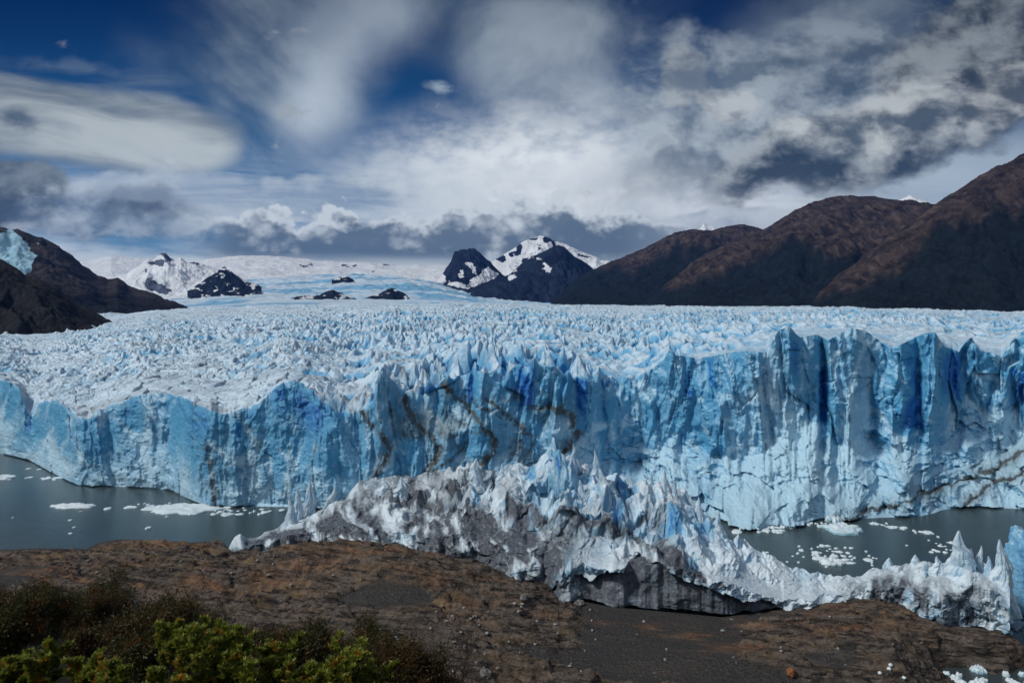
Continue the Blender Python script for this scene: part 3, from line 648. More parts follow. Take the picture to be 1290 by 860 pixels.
for i, (px, top, base, wd, f, ln) in enumerate([(365, 625, 668, 9, .9, 0), (374, 612, 660, 8, 1.0, .02), (390, 604, 656, 11, 1.1, 0), (415, 609, 634, 6, 1.1, .25), (484, 601, 622, 9, 1.0, 0), (503, 600, 625, 10, .95, .1), (600, 577, 612, 11, .85, 0),
        (631, 583, 612, 7, .9, .05), (655, 584, 612, 6, .95, -.05), (694, 558, 610, 13, .95, 0), (718, 562, 600, 7, 1.0, .15), (722, 558, 600, 5, 1.05, 0), (752, 566, 612, 8, 1.0, -.05), (775, 590, 660, 17, .80, -.25),
        (794, 600, 632, 8, 1.1, 0), (818, 594, 636, 9, 1.1, .05), (805, 604, 632, 4, 1.1, 0), (842, 590, 640, 10, 1.05, -.1), (858, 606, 645, 8, 1.0, -.2), (885, 626, 668, 9, .95, -.1), (905, 643, 682, 9, .95, 0), (737, 604, 660, 12, .75, -.1), (820, 655, 700, 7, .6, 0),
        (1200, 676, 746, 16, .75, .05), (1211, 668, 758, 23, .68, -.03), (1223, 690, 756, 14, .72, 0), (1235, 687, 750, 12, .8, .02), (1245, 700, 768, 15, .62, 0), (1258, 679, 770, 19, .70, .01), (1266, 704, 764, 9, .7, 0), (1180, 700, 726, 10, .85, 0), (1150, 698, 722, 12, .9, .1), (1120, 702, 724, 12, .9, 0)]):
    spire_mesh('ice_spire', px, top, base + 6, wd * 1.25, tongueY(px, f), 700 + i * 7, tong, OT, ln, 1.0 if wd > 8 else 1.1, .28, .3 if px < 1100 else .12)

# the ice at the right edge, beyond the pinnacles
ib = empty('ice_block', (0, 0, 0), label='blue ice block at the right edge behind the tall pinnacles', cat='ice block')
Yp = 175.0; x0 = px_to_x(1296, Yp); ib.location = (x0, Yp, 0)
def lump(name, cx, cy, cz, rx, ry, rz, seed, mat, parent=None, blue=.5, dirt=.05, n=48, amp=.5):
    th = np.linspace(0, 2 * np.pi, n * 2 + 1)[None]; ph = np.linspace(-np.pi / 2, np.pi / 2, n)[:, None]
    ux, uy, uz = np.cos(ph) * np.cos(th), np.cos(ph) * np.sin(th), np.sin(ph) + 0 * th
    nn = fbm(ux * 2.0 + uz * 1.3 + seed, uy * 2.0 - uz * 1.1, seed, 5, .55) - .5
    ff = facet(ux * 2.2 + uz + seed, uy * 2.2 - uz, seed + 5, 1)[0] * .16
    k = 1 + amp * nn * 1.6 + ff * amp; k[:, -1] = k[:, 0]
    blk = np.abs(ux) ** .75 * np.sign(ux), np.abs(uy) ** .75 * np.sign(uy), np.abs(uz) ** .7 * np.sign(uz)
    return grid(name, cx + rx * k * blk[0], cy + ry * k * blk[1], cz + rz * k * blk[2], [mat], dict(blue=np.clip(blue + nn, 0, 1), dirt=dirt + 0 * k), parent)
lump('block_body', 0, 0, 8, 4.6, 5, 12, 801, M_TONGUE, ib, .62)
lump('block_foot', -1.5, -14, 1.5, 8, 5, 5.5, 805, M_TONGUE, ib, .25)
# ------------------------------------------------------------------ mountains
def mountain_mat(name, low, high, rusty, forest_top, snow=(.78, .82, .86), fade=120., rough_s=.01):
    m, t, b, o = new_mat(name)
    x, y, z = sep(o)
    sn, ve = attr(t, 'snow'), attr(t, 'veg')
    n1, n2 = noise(o, rough_s, 7, .62), noise(o, rough_s * 5, 6, .65)
    g = t.nodes.new('ShaderNodeNewGeometry'); nz = sep(N(t, g.outputs['Normal']))[2]
    rk = mix(n1.ss(.35, .65), high, rusty, t)
    rk = mix(n2.ss(.5, .66) * .8, rk, tuple(min(1, c * 1.9) for c in high), t)
    fr = mix((n2 * .6 + n1 * .4).ss(.40, .62), low, tuple(c * 2.4 for c in low), t)
    gl_ = noise(vec(t, x * 1.0 + z * .3, y * .35, z * .22), rough_s * 3.2, 6, .62, .4)
    rk = mix(gl_.ss(.50, .66) * .40, rk, tuple(min(1, c * 2.3) for c in rusty), t); rk = mix(gl_.ss(.46, .34) * .6, rk, tuple(c * .45 for c in high), t)
    c = mix(ve, rk, fr, t)
    s = (sn + (n2 - .5) * .5 + (n1 - .5) * .3 + (nz - .6) * .35).ss(.47, .56)
    c = mix(s, c, mix(n1.ss(.35, .6), snow, tuple(k * .86 for k in snow), t), t)
    setb(b, col=c, rough=.95, spec=.1)
    bump(t, b, noise(o, rough_s * 6, 8, .7), 1.0, .35 / rough_s * .12)
    return m
def mountain(name, label, ridge, base, Yr, Yb_, mat, seed, gully=.12, tilt=.5, veg=None, snow=None, px0=None, px1=None, step=1.6, rows=200, power=1.0, jag=3.0, back=.5, relief=1.0):
    rx, ry = A(*ridge); px = np.arange(rx[0] if px0 is None else px0, (rx[-1] if px1 is None else px1) + .1, step)
    jr = np.interp(px, rx, ry) + (fbm(px / 11, px * 0 + seed, seed, 5, .65) - .5) * jag * 1.5
    bp = lerp_tab(px, base)
    bp = np.maximum(bp, jr + .5)
    Yr_ = Yr if np.isscalar(Yr) else lerp_tab(px, Yr)
    Yr_ = Yr_ + 0 * px
    zr = CAMZ - (jr - HY) / F * Yr_; zb = CAMZ - (bp - HY) / F * Yb_ - 60
    t_ = np.linspace(0, 1, rows)[:, None]
    Y = Yb_ + (Yr_[None] - Yb_) * t_
    zs = CAMZ - (np.interp(px, rx, ry) - HY) / F * Yr_                     # the ridge without its teeth; the teeth fade out down the slope
    Z = zb[None] + (zs - zb)[None] * t_ ** power + (zr - zs)[None] * t_ ** 7
    X = px_to_x(px[None], Y)
    H = (Yr_.mean() - Yb_)
    span = (zr - zb)[None]
    # gullies run downhill: noise drawn out along the slope and swept sideways
    gx = X / (H * gully * 2.2) + tilt * t_ * 2
    n_g = fbm(gx, t_ * 1.6, seed + 3, 7, .62, True) - .5
    n_f = fbm(X / (H * .12), Y / (H * .12), seed + 9, 6, .58) - .5
    env = np.sin(np.pi * np.clip(t_, 0, 1)) ** .7
    Z = Z + relief * env * span * (n_g * .42 + n_f * .24)
    nb = 40
    tb_ = np.linspace(0, 1, nb + 1)[1:, None]
    Yk = Yr_[None] + tb_ * H * back; Zk = zr[None] - (zr - zb)[None] * tb_ ** 1.1
    X = np.concatenate([X, px_to_x(px[None], Yk)]); Y = np.concatenate([Y, Yk]); Z = np.concatenate([Z, Zk])
    PXm = np.broadcast_to(px[None], Z.shape); PYm = HY + (CAMZ - Z) / Y * F
    vg = veg(PXm, PYm, X, Y, Z) if veg else 0 * Z
    sw = snow(PXm, PYm, X, Y, Z) if snow else 0 * Z - 1
    o = grid(name, X, Y, Z, [mat], dict(veg=np.clip(vg, 0, 1), snow=sw))
    tag(o, label, kind='structure')
    return o
FOR = (.005, .008, .010)
MR = mountain_mat('brown_slope', FOR, (.016, .014, .015), (.064, .048, .041), 0)
ML = mountain_mat('dark_slope', (.009, .010, .011), (.024, .023, .025), (.050, .041, .037), 0, snow=(.36, .58, .70))
MS = mountain_mat('snowy_rock', (.007, .012, .024), (.008, .014, .028), (.016, .024, .042), 0, rough_s=.004)
def veg_line(tab, w, seed):
    def f(px, py, X, Y, Z):
        l = lerp_tab(px, tab) + (fbm(px / 22, py / 60, seed, 5, .6) - .5) * 46
        return sstep(-w, w, py - l)
    return f
mountain('mountain', 'tall dark brown mountain rising out of frame at the right edge',
         [(985, 402), (1010, 385), (1030, 368), (1050, 352), (1075, 333), (1100, 313), (1125, 296), (1150, 278), (1170, 262), (1190, 249), (1210, 238), (1232, 222), (1256, 210), (1275, 203), (1290, 196), (1340, 172), (1420, 140), (1560, 110)],
         [(985, 396), (1290, 402), (1560, 405)], 3900, 2500, MR, 901, .16, .9, veg_line([(985, 385), (1060, 365), (1130, 335), (1180, 285), (1230, 268), (1290, 258), (1560, 220)], 10, 903), jag=4, rows=240)
mountain('mountain', 'rounded reddish brown mountain behind the one at the right edge',
         [(790, 390), (820, 368), (850, 345), (880, 325), (915, 308), (940, 297), (962, 289), (985, 276), (1000, 266), (1020, 256), (1045, 249), (1070, 246), (1100, 248), (1140, 253), (1180, 257), (1230, 262), (1290, 270)],
         [(790, 388), (1290, 398)], 5600, 3300, MR, 911, .14, .7, veg_line([(790, 370), (880, 352), (940, 335), (1010, 300), (1050, 318), (1100, 330), (1290, 330)], 9, 913), jag=3, rows=240)
mountain('mountain', 'long dark hill left of the reddish brown mountain',
         [(684, 386), (697, 376), (712, 362), (730, 349), (760, 333), (800, 318), (830, 303), (850, 294), (872, 290), (895, 291), (915, 285), (935, 283), (955, 286), (975, 292), (1010, 300), (1050, 310)],
         [(684, 386), (1050, 392)], 7000, 4300, MR, 921, .14, .5, veg_line([(684, 330), (760, 338), (850, 318), (950, 315), (1050, 330)], 9, 923), jag=3)
sl_ = lambda a: (lambda px, py, X, Y, Z: a + 0 * px + (fbm(X / 300, Z / 120, 5, 4) - .5) * .4)
mountain('snow_peak', 'tiny snow capped peak poking over the long dark hill', [(868, 296), (876, 292), (883, 286), (887, 280), (891, 283), (898, 286), (908, 290), (920, 296)], [(868, 300), (920, 300)], 9500, 8800, MS, 931, .2, .3, None, sl_(.62), step=.7, rows=60, jag=2)
mountain('snow_peak', 'small snowy summit between the two brown mountains at right', [(1120, 262), (1130, 254), (1140, 249), (1147, 246), (1155, 249), (1165, 252), (1180, 262)], [(1120, 270), (1180, 270)], 9500, 8800, MS, 937, .2, .3, None, sl_(.60), step=.7, rows=60, jag=2)
def snow_spots(spots, base=-.1):
    def f(px, py, X, Y, Z):
        s = base + (fbm(px / 9, py / 5, 77, 5, .6) - .5) * .9
        px, py = px + (fbm(px / 7, py / 5, 78, 5, .65) - .5) * 9, py + (fbm(px / 7, py / 5, 79, 5, .65) - .5) * 6
        for cx_, cy_, rx_, ry_, am, rot in spots:
            c, n = math.cos(math.radians(rot)), math.sin(math.radians(rot)); u, v_ = px - cx_, py - cy_
            s = s + am * np.exp(-((u * c + v_ * n) / rx_) ** 4 - ((v_ * c - u * n) / ry_) ** 4)
        return s
    return f
mountain('mountain', 'dark blue pointed mountain with snow streaks beyond the ice, in front of the snowy one',
         [(582, 374), (590, 366), (600, 360), (620, 354), (640, 346), (655, 334), (668, 324), (684, 318), (697, 312), (703, 309), (712, 312), (722, 322), (735, 330), (746, 337), (760, 350), (775, 366), (790, 384)],
         [(582, 381), (790, 384)], 7600, 6100, MS, 941, .18, .4, None, snow_spots([(646, 347, 9, 4, .7, -35), (690, 338, 7, 6, .75, 30), (681, 329, 9, 5, .5, 0), (665, 325, 5, 2, .5, 0)]), step=.8, rows=180, jag=3)
mountain('mountain', 'square topped black and white mountain at the middle of the horizon',
         [(545, 362), (552, 352), (560, 340), (568, 330), (573, 318), (580, 314), (592, 313), (604, 317), (612, 326), (622, 334), (632, 344), (640, 352), (660, 368)],
         [(545, 362), (580, 366), (600, 376), (660, 378)], 8600, 7400, MS, 951, .2, .3, None, snow_spots([(618, 344, 9, 6, .6, 40), (606, 351, 15, 6, 1.0, -25), (592, 336, 10, 4, .8, 45), (555, 349, 6, 6, .8, 0), (578, 359, 12, 3, .7, 10), (567, 330, 5, 3, .5, 0), (582, 345, 4, 6, .5, 20)], .10), step=.8, rows=180, jag=4)
mountain('mountain', 'bright snow covered mountain behind the dark pointed one',
         [(600, 350), (615, 334), (628, 325), (640, 318), (650, 312), (658, 304), (668, 300), (680, 298), (690, 299), (700, 304), (715, 308), (730, 316), (745, 322), (765, 328), (790, 340), (820, 350)],
         [(600, 365), (820, 365)], 10500, 9000, MS, 961, .2, .3, None, snow_spots([(690, 302, 5, 4, -1, 20), (631, 325, 7, 4, -1, 20), (654, 315, 4, 7, -1, 20), (664, 328, 6, 3, -.9, 0), (699, 309, 3, 7, -1, -20), (735, 322, 7, 1.6, -.9, 20), (670, 301, 9, 1.6, -.8, 0), (680, 312, 3, 5, -.5, 30), (645, 320, 3, 3, -.8, 0)], .80), step=.8, rows=140, jag=4)
# left side
mountain('mountain', 'black wooded slope at the left edge of the ice',
         [(-260, 230), (-60, 290), (0, 326), (12, 333), (30, 345), (50, 352), (70, 362), (90, 377), (110, 389), (128, 398), (139, 404), (150, 412)],
         [(-260, 450), (0, 440), (60, 424), (139, 406), (150, 412)], 1500, 900, ML, 971, .2, .9, veg_line([(-260, 300), (0, 320), (140, 400)], 20, 973), jag=4, rows=200)
mountain('mountain', 'grey brown mountain with a hanging glacier at upper left',
         [(-260, 260), (-60, 276), (0, 287), (12, 291), (22, 290), (40, 297), (62, 304), (75, 311), (92, 322), (105, 334), (122, 346), (135, 352), (148, 350), (160, 358), (172, 363), (190, 368), (215, 378), (243, 390)],
         [(-260, 420), (100, 402), (243, 393)], 3800, 2300, ML, 981, .16, -.8, veg_line([(-260, 340), (60, 372), (110, 362), (160, 370), (243, 384)], 8, 983),
         snow_spots([(14, 316, 26, 22, 1.1, 40), (30, 332, 12, 14, .9, 20), (55, 308, 10, 2, .5, 15), (44, 322, 5, 3, .5, 0), (10, 297, 12, 2, .4, 10)]), jag=5, rows=220)
# the snow plateau with its nunataks
MN = mountain_mat('snow_plateau', (.3, .35, .42), (.09, .11, .15), (.07, .085, .12), 0, snow=(.80, .85, .90), rough_s=.003)
mountain('snowfield', 'white snow plateau under the clouds at the head of the glacier',
         [(60, 352), (100, 330), (140, 322), (180, 326), (240, 330), (300, 322), (340, 322), (400, 328), (440, 330), (500, 334), (560, 334), (620, 340), (760, 345), (900, 350)],
         [(60, 372), (900, 372)], 11500, 8300, MN, 991, .3, .3, None, snow_spots([(384, 334, 12, 1.8, -.7, 0), (440, 335, 12, 2, -.6, 0), (474, 341, 9, 4, -.45, 0), (490, 332, 20, 2, -.5, 0), (300, 333, 5, 2, -.5, 0)], .9), step=1.2, rows=120, jag=2, power=.8, relief=.45)
mountain('snow_dome', 'snow covered dome with a dark rocky crest behind the left slope',
         [(120, 352), (140, 348), (160, 346), (172, 336), (180, 330), (186, 326), (192, 328), (200, 321), (207, 318), (214, 325), (222, 326), (228, 324), (236, 330), (248, 330), (262, 334), (275, 338), (300, 348), (330, 360)],
         [(120, 368), (330, 368)], 6900, 5800, MN, 1001, .25, .3, None, snow_spots([(195, 331, 12, 4, -.75, -5), (183, 340, 3, 4, -.6, 0), (208, 322, 8, 2.5, -.7, 20), (216, 327, 6, 2, -.55, 10), (244, 331, 8, 2.5, -.75, 8), (260, 335, 5, 1.5, -.6, 10), (195, 361, 16, 6, -.8, 15), (207, 367, 10, 4, -.6, 0), (190, 353, 6, 3, -.4, 0)], .9), step=.8, rows=140, jag=3)
# icefall: the glacier's own upper steps, a rising sheet of crevassed ice
px = np.arange(180, 700, 1.1); t_ = np.linspace(0, 1, 260)[:, None]
Yi = 4000 + 3800 * t_ + 0 * px[None]
top = lerp_tab(px, [(180, 372), (240, 362), (280, 354), (320, 352), (380, 348), (430, 346), (480, 347), (520, 350), (552, 356), (600, 370), (700, 382)])
pyi = lerp_tab(px, FAR)[None] + (top - lerp_tab(px, FAR))[None] * (t_ ** .85 + .10 * np.sin(t_ * 9 + px[None] / 60) * t_ * (1 - t_)) + 1.5 * (1 - t_)
Zi = CAMZ - (pyi - HY) / F * Yi; Xi = px_to_x(px[None], Yi)
Zi = Zi + spires(Xi / 70, Yi / 110, 1101, .1, 1.4) * 14 * (.3 + sstep(.0, .5, t_)) + (fbm(Xi / 500, Yi / 400, 1105, 4) - .5) * 60 * t_
grid('icefall', Xi, Yi, Zi, [M_FIELD], dict(blue=np.clip(.25 + .5 * sstep(.45, .62, fbm(Xi / 500, Yi / 300, 1109, 4)) + 0 * Zi, 0, 1), dirt=sstep(.58, .75, fbm(Xi / 300, Yi / 60, 1111, 4)) * .25), gl)
for lab, ridge, base, Yr, Yb2, seed in [
        ('dark pyramid shaped rock hill between snow dome and icefall', [(236, 366), (246, 360), (258, 352), (270, 345), (278, 338), (283, 336), (290, 341), (300, 349), (308, 355), (322, 357), (330, 362)], [(236, 370), (280, 370), (330, 364)], 5700, 5300, 1201),
        ('low dark rock outcrop in the icefall, leftmost of the three', [(366, 376), (375, 373), (385, 372), (395, 373), (402, 371), (410, 367), (420, 366), (430, 369), (440, 374), (450, 377)], [(366, 377), (450, 379)], 4700, 4520, 1211),
        ('grey rock outcrop in the icefall, rightmost of the three', [(458, 377), (468, 373), (478, 370), (488, 364), (494, 362), (504, 367), (512, 371), (517, 377)], [(458, 379), (517, 379)], 4700, 4520, 1221),
        ('small dark rock outcrop high in the icefall', [(418, 352), (428, 349), (436, 348), (444, 352), (452, 360), (456, 364)], [(418, 354), (440, 363), (456, 365)], 6600, 6350, 1231)]:
    mountain('rock_outcrop', lab, ridge, base, Yr, Yb2, MS, seed, .3, .3, None, (lambda px, py, X, Y, Z: .30 + (fbm(px / 8, py / 3, 88, 4) - .5) * 1.0), step=.6, rows=60, jag=3)
# ------------------------------------------------------------------ floating ice
def floe(px, py, w, h_px, seed, label, group, high=.5, name='ice_floe', z=0.0, blue=.25):
    x, Y, _ = at(px, py, z)
    s = w / F * Y / 2; dpt = h_px / (CAMZ / Y * F / Y) / 2           # rows of the picture turned into metres of depth
    n, r = (40, 12) if w > 9 else (14, 5)
    th = np.linspace(0, 2 * np.pi, n + 1)[None]; t_ = np.linspace(0, 1, r)[:, None]
    k = .30 + 1.35 * fbm(np.cos(th) * 2.2 + seed * 3.1, np.sin(th) * 2.2, seed, 5, .68); k[:, -1] = k[:, 0]
    rr = 1 - t_ ** 2.2
    zz = high * (.35 + .65 * np.minimum(1, t_ * 1.6)) * (.2 + 1.6 * fbm(np.cos(th) * rr * (2.5 + w / 14) + seed, np.sin(th) * rr * 2.5, seed + 3, 5, .65, True) ** 1.6) * sstep(0, .15, t_) - .12
    zz[:, -1] = zz[:, 0]
    o = grid(name, np.cos(th) * k * rr * s, np.sin(th) * k * rr * dpt, zz, [M_FLOE], dict(blue=blue + 0 * zz, dirt=0 * zz))
    o.location = (x, Y, z); tag(o, label, 'ice floe', group)
    return o
floe(92, 638, 52, 6, 1, 'long flat white ice floe floating alone on the left water', None, .9)
floe(230, 642, 90, 11, 2, 'largest pale ice floe, low and wide, below the left ice cliff', None, 1.0, blue=.35)
floe(205, 640, 34, 5, 3, 'narrow ice floe touching the left end of the largest one', None, .8)
floe(1063, 668, 50, 11, 5, 'thick light blue ice slab on the right water', None, 1.5, blue=.5)
floe(1048, 709, 28, 8, 6, 'white rounded ice floe nearest to the right ice tongue', None, 1.3)
floe(1050, 657, 16, 5, 7, 'upright white ice lump against the foot of the right cliff', None, 2.2)
floe(187, 665, 7, 3, 8, 'small lone ice floe in the middle of the left water', None, .5)
floe(135, 641, 9, 3, 9, 'small ice floe right of the long flat white one', None, .5)
floe(4, 601, 26, 5, 10, 'ice floe cut by the left edge of the frame under the cliff', None, .8)
floe(165, 639, 15, 3, 11, 'thin ice floe between the long flat one and the largest one', None, .5)
def scatter(n, gen, label, group, wr, high, seed0, asp=(.22, .4)):
    for i in range(n):
        p = gen()
        if p is None: continue
        w_ = wr[0] + (wr[1] - wr[0]) * random.random() ** 2.6
        floe(p[0], p[1], w_, max(1.2, w_ * random.uniform(*asp)), seed0 + i, label, group, high * random.uniform(.5, 1.3), blue=random.uniform(.1, .45))
scatter(42, lambda: (random.gauss(235, 38), 634 + abs(random.gauss(0, 5)) + (3 if random.random() < .5 else 0)), 'small broken ice floe in the pack around the largest left floe', 'broken ice under the left cliff', (3, 14), .5, 100)
scatter(26, lambda: (random.uniform(262, 356), random.uniform(641, 648)), 'small ice floe in the white band at the foot of the left cliff', 'white band of ice at the left cliff foot', (4, 15), .5, 200)
scatter(14, lambda: (random.uniform(-10, 85), 603 + random.gauss(0, 1.5) - (0 if random.random() < .6 else 12)), 'thin ice floe in the streak at the far left', 'streak of ice at the far left', (3, 14), .35, 240)
scatter(62, lambda: (lambda px: (px, random.uniform(658, 664 + (1060 - px) * .08)))(random.uniform(928, 1065)), 'small ice floe in the pack under the right cliff', 'pack ice under the right cliff', (3, 15), .6, 300)
scatter(26, lambda: (lambda k: (1100 + 92 * k + random.gauss(0, 3), 659 + 17 * k + random.gauss(0, 1.1)))(random.random()), 'small ice floe in the slanting white streak on the right water', 'slanting streak of ice on the right water', (3, 12), .4, 400)
scatter(14, lambda: (random.uniform(1165, 1200), random.uniform(680, 697)), 'small ice floe beside the tall pinnacles', 'ice floes beside the pinnacles', (3, 12), .4, 440)
scatter(52, lambda: (random.gauss(1045, 26), random.gauss(700, 6)), 'small ice floe in the loose patch behind the right ice tongue', 'loose patch of ice behind the tongue', (3, 13), .5, 460)
scatter(8, lambda: (random.uniform(960, 1180), random.uniform(670, 712)), 'lone tiny ice floe on open right water', 'scattered floes on the right water', (3, 8), .4, 520)
scatter(5, lambda: (random.uniform(10, 130), random.uniform(640, 680)), 'lone tiny ice floe on open left water', 'scattered floes on the left water', (2.5, 6), .3, 530)
scatter(30, lambda: (random.uniform(1145, 1300), random.uniform(838, 866)), 'chunk of ice in the crowded inlet at lower right', 'ice chunks in the lower right inlet', (8, 24), .8, 560, (.4, .6))
scatter(10, lambda: (random.uniform(1272, 1300), random.uniform(782, 800)), 'chunk of ice in the gap behind the right shore', 'ice chunks behind the right shore', (5, 14), .6, 640, (.4, .6))

# ------------------------------------------------------------------ boulders and loose stones
def stone_mat(name, a, b_):
    m, t, b, o = new_mat(name)
    n1 = noise(o, 1.6, 7, .65)
    setb(b, col=mix(n1.ss(.35, .65), a, b_, t), rough=.9, spec=.2); bump(t, b, noise(o, 3, 8, .7), .7, .3)
    return m
M_GRAN, M_ORNG, M_GREY = stone_mat('granite', (.22, .22, .22), (.42, .42, .41)), stone_mat('ochre_stone', (.20, .07, .03), (.32, .14, .06)), stone_mat('grey_stone', (.10, .10, .10), (.26, .255, .25))
def gz(x, Y): return float(ground_z(np.array([x]), np.array([Y]))[0][0])
def on_ground(px, py):
    """walk along the line of sight until it meets the shore"""
    Ys = np.linspace(100, 215, 460); zr = CAMZ - (py - HY) / F * Ys; xs_ = px_to_x(px, Ys)
    g_ = ground_z(xs_, Ys)[0]; k_ = np.where(g_ >= zr)[0]
    if not len(k_): return None
    return float(xs_[k_[0]]), float(Ys[k_[0]]), float(g_[k_[0]])
def stone(name, px, py, w, h, seed, mat, label, group=None):
    p = on_ground(px, py)
    if p is None or p[2] < .4: return
    x, Y, z = p; s = w / F * Y / 2; hh = h / F * Y / 2
    n = 26 if w > 9 else 9
    th = np.linspace(0, 2 * np.pi, n * 2 + 1)[None]; ph = np.linspace(-np.pi / 2, np.pi / 2, n)[:, None]
    ux, uy, uz = np.cos(ph) * np.cos(th), np.cos(ph) * np.sin(th), np.sin(ph) + 0 * th
    k = .75 + .55 * fbm(ux * 1.6 + uz + seed, uy * 1.6 - uz * .8, seed, 4) + facet(ux * 1.9 + uz + seed, uy * 1.9 - uz, seed + 5, 1)[0] * .12; k[:, -1] = k[:, 0]
    o = grid(name, ux * k * s, uy * k * s, uz * k * hh + hh * .45, [mat], None)
    o.location = (x, Y, z); o.rotation_euler = (0, 0, random.uniform(0, 6)); tag(o, label, 'boulder' if w > 9 else 'stone', group)
stone('boulder', 494, 824, 28, 24, 1, M_GRAN, 'big pale granite boulder lying at the edge of the shrubs')
stone('boulder', 997, 851, 11, 12, 2, M_ORNG, 'small orange block on the dark shore near the bottom')
stone('boulder', 612, 851, 15, 11, 3, M_GREY, 'grey boulder on gravel at the bottom, right of the shrubs')
stone('boulder', 660, 757, 10, 8, 4, M_GREY, 'grey boulder beside the hollow below the ice edge')
stone('boulder', 730, 762, 12, 8, 5, M_GREY, 'grey boulder under the hanging white ice')
for i in range(46): stone('stone', random.uniform(540, 760), random.uniform(760, 850), random.uniform(1.8, 5), random.uniform(1.6, 3.6), 20 + i, M_GRAN, 'pale stone scattered on the central gravel slope', 'pale stones on the central gravel')
for i in range(26): stone('stone', random.uniform(650, 1180), random.uniform(772, 850), random.uniform(1.8, 5), random.uniform(1.6, 3.6), 80 + i, random.choice([M_GRAN, M_GREY]), 'grey stone on the dark right shore', 'stones on the right shore')
for i in range(30): stone('stone', random.uniform(0, 480), random.uniform(694, 760), random.uniform(1.6, 4.5), random.uniform(1.5, 3), 120 + i, random.choice([M_GRAN, M_GREY]), 'small stone on the rust streaked bedrock at left', 'stones on the left bedrock')
for i, (px, py) in enumerate([(1122, 838), (1120, 844), (1109, 850), (1139, 856)]): stone('stone', px, py, 5, 4, 170 + i, M_FLOE, 'stranded lump of white ice on the shore by the inlet', 'stranded ice lumps by the inlet')

# ------------------------------------------------------------------ shrubs on the hillside
def leaf_mat(name, a, b_, c_, rnd=4.0):
    m, t, b, o = new_mat(name)
    k = voro(o, rnd, out='Color'); k1, k2, _ = sep(k)
    n = noise(o, 1.2, 3, .5)
    c = mix((k1 * .7 + n * .5 - .1).clamp(), a, b_, t); c = mix(k2.ss(.90, .94), c, c_, t)
    setb(b, col=c, rough=.5, spec=.35)
    tr = t.nodes.new('ShaderNodeBsdfTranslucent'); put(t, tr.inputs[0], c)
    mx = t.nodes.new('ShaderNodeMixShader'); mx.inputs[0].default_value = .38
    t.links.new(b.outputs[0], mx.inputs[1]); t.links.new(tr.outputs[0], mx.inputs[2])
    t.links.new(mx.outputs[0], next(n for n in t.nodes if n.type == 'OUTPUT_MATERIAL').inputs[0])
    return m
M_LEAF = leaf_mat('leaf_green', (.055, .090, .012), (.36, .38, .055), (.40, .22, .03), 6.0)
M_LEAF2 = leaf_mat('leaf_dull', (.030, .032, .010), (.090, .078, .020), (.12, .056, .014), 1.5)
M_LEAF3 = leaf_mat('leaf_brown', (.045, .030, .012), (.11, .068, .020), (.06, .058, .018), 1.5)
M_BARK, tb_, bb_, _ = new_mat('bark'); setb(bb_, col=(.045, .036, .030), rough=.9)
M_TWIG, tb_, bb_, _ = new_mat('bare_twig'); setb(bb_, col=(.16, .14, .13), rough=.9)
def tubes(name, segs, mat, parent):
    """segs: (p0, p1, r0, r1); five sided, joined into one mesh"""
    P0, P1 = np.array([s[0] for s in segs], float), np.array([s[1] for s in segs], float)
    r0, r1 = np.array([s[2] for s in segs]), np.array([s[3] for s in segs])
    d_ = P1 - P0; d_ /= np.linalg.norm(d_, axis=1)[:, None] + 1e-9
    up = np.where(np.abs(d_[:, 2:3]) > .9, np.array([[1., 0, 0]]), np.array([[0, 0, 1.]]))
    a_ = np.cross(d_, up); a_ /= np.linalg.norm(a_, axis=1)[:, None]; b2 = np.cross(d_, a_)
    n = 5; V = []
    for k in range(n):
        c, s = math.cos(2 * math.pi * k / n), math.sin(2 * math.pi * k / n)
        V.append(P0 + (a_ * c + b2 * s) * r0[:, None]); V.append(P1 + (a_ * c + b2 * s) * r1[:, None])
    V = np.stack(V, 1).reshape(-1, 3)
    q = []
    for k in range(n):
        k2 = (k + 1) % n; base = np.arange(len(segs)) * 2 * n
        q.append(np.stack([base + 2 * k, base + 2 * k2, base + 2 * k2 + 1, base + 2 * k + 1], -1))
    return raw_mesh(name, V, np.concatenate(q), None, [mat], None, True, parent)
def leaves(name, cen, nrm, size, mat, parent, asp=.42):
    n = len(cen)
    d_ = nrm / (np.linalg.norm(nrm, axis=1)[:, None] + 1e-9)
    r_ = rng.normal(size=(n, 3)); s_ = np.cross(d_, r_); s_ /= np.linalg.norm(s_, axis=1)[:, None] + 1e-9
    L = size[:, None]
    fold = np.cross(d_, s_) * L * .12
    V = np.stack([cen, cen + d_ * L * .5 + s_ * L * asp * .5 + fold, cen + d_ * L, cen + d_ * L * .5 - s_ * L * asp * .5 + fold], 1).reshape(-1, 3)
    i = np.arange(n) * 4
    return raw_mesh(name, V, np.stack([i, i + 1, i + 2, i + 3], -1), None, [mat], None, False, parent)
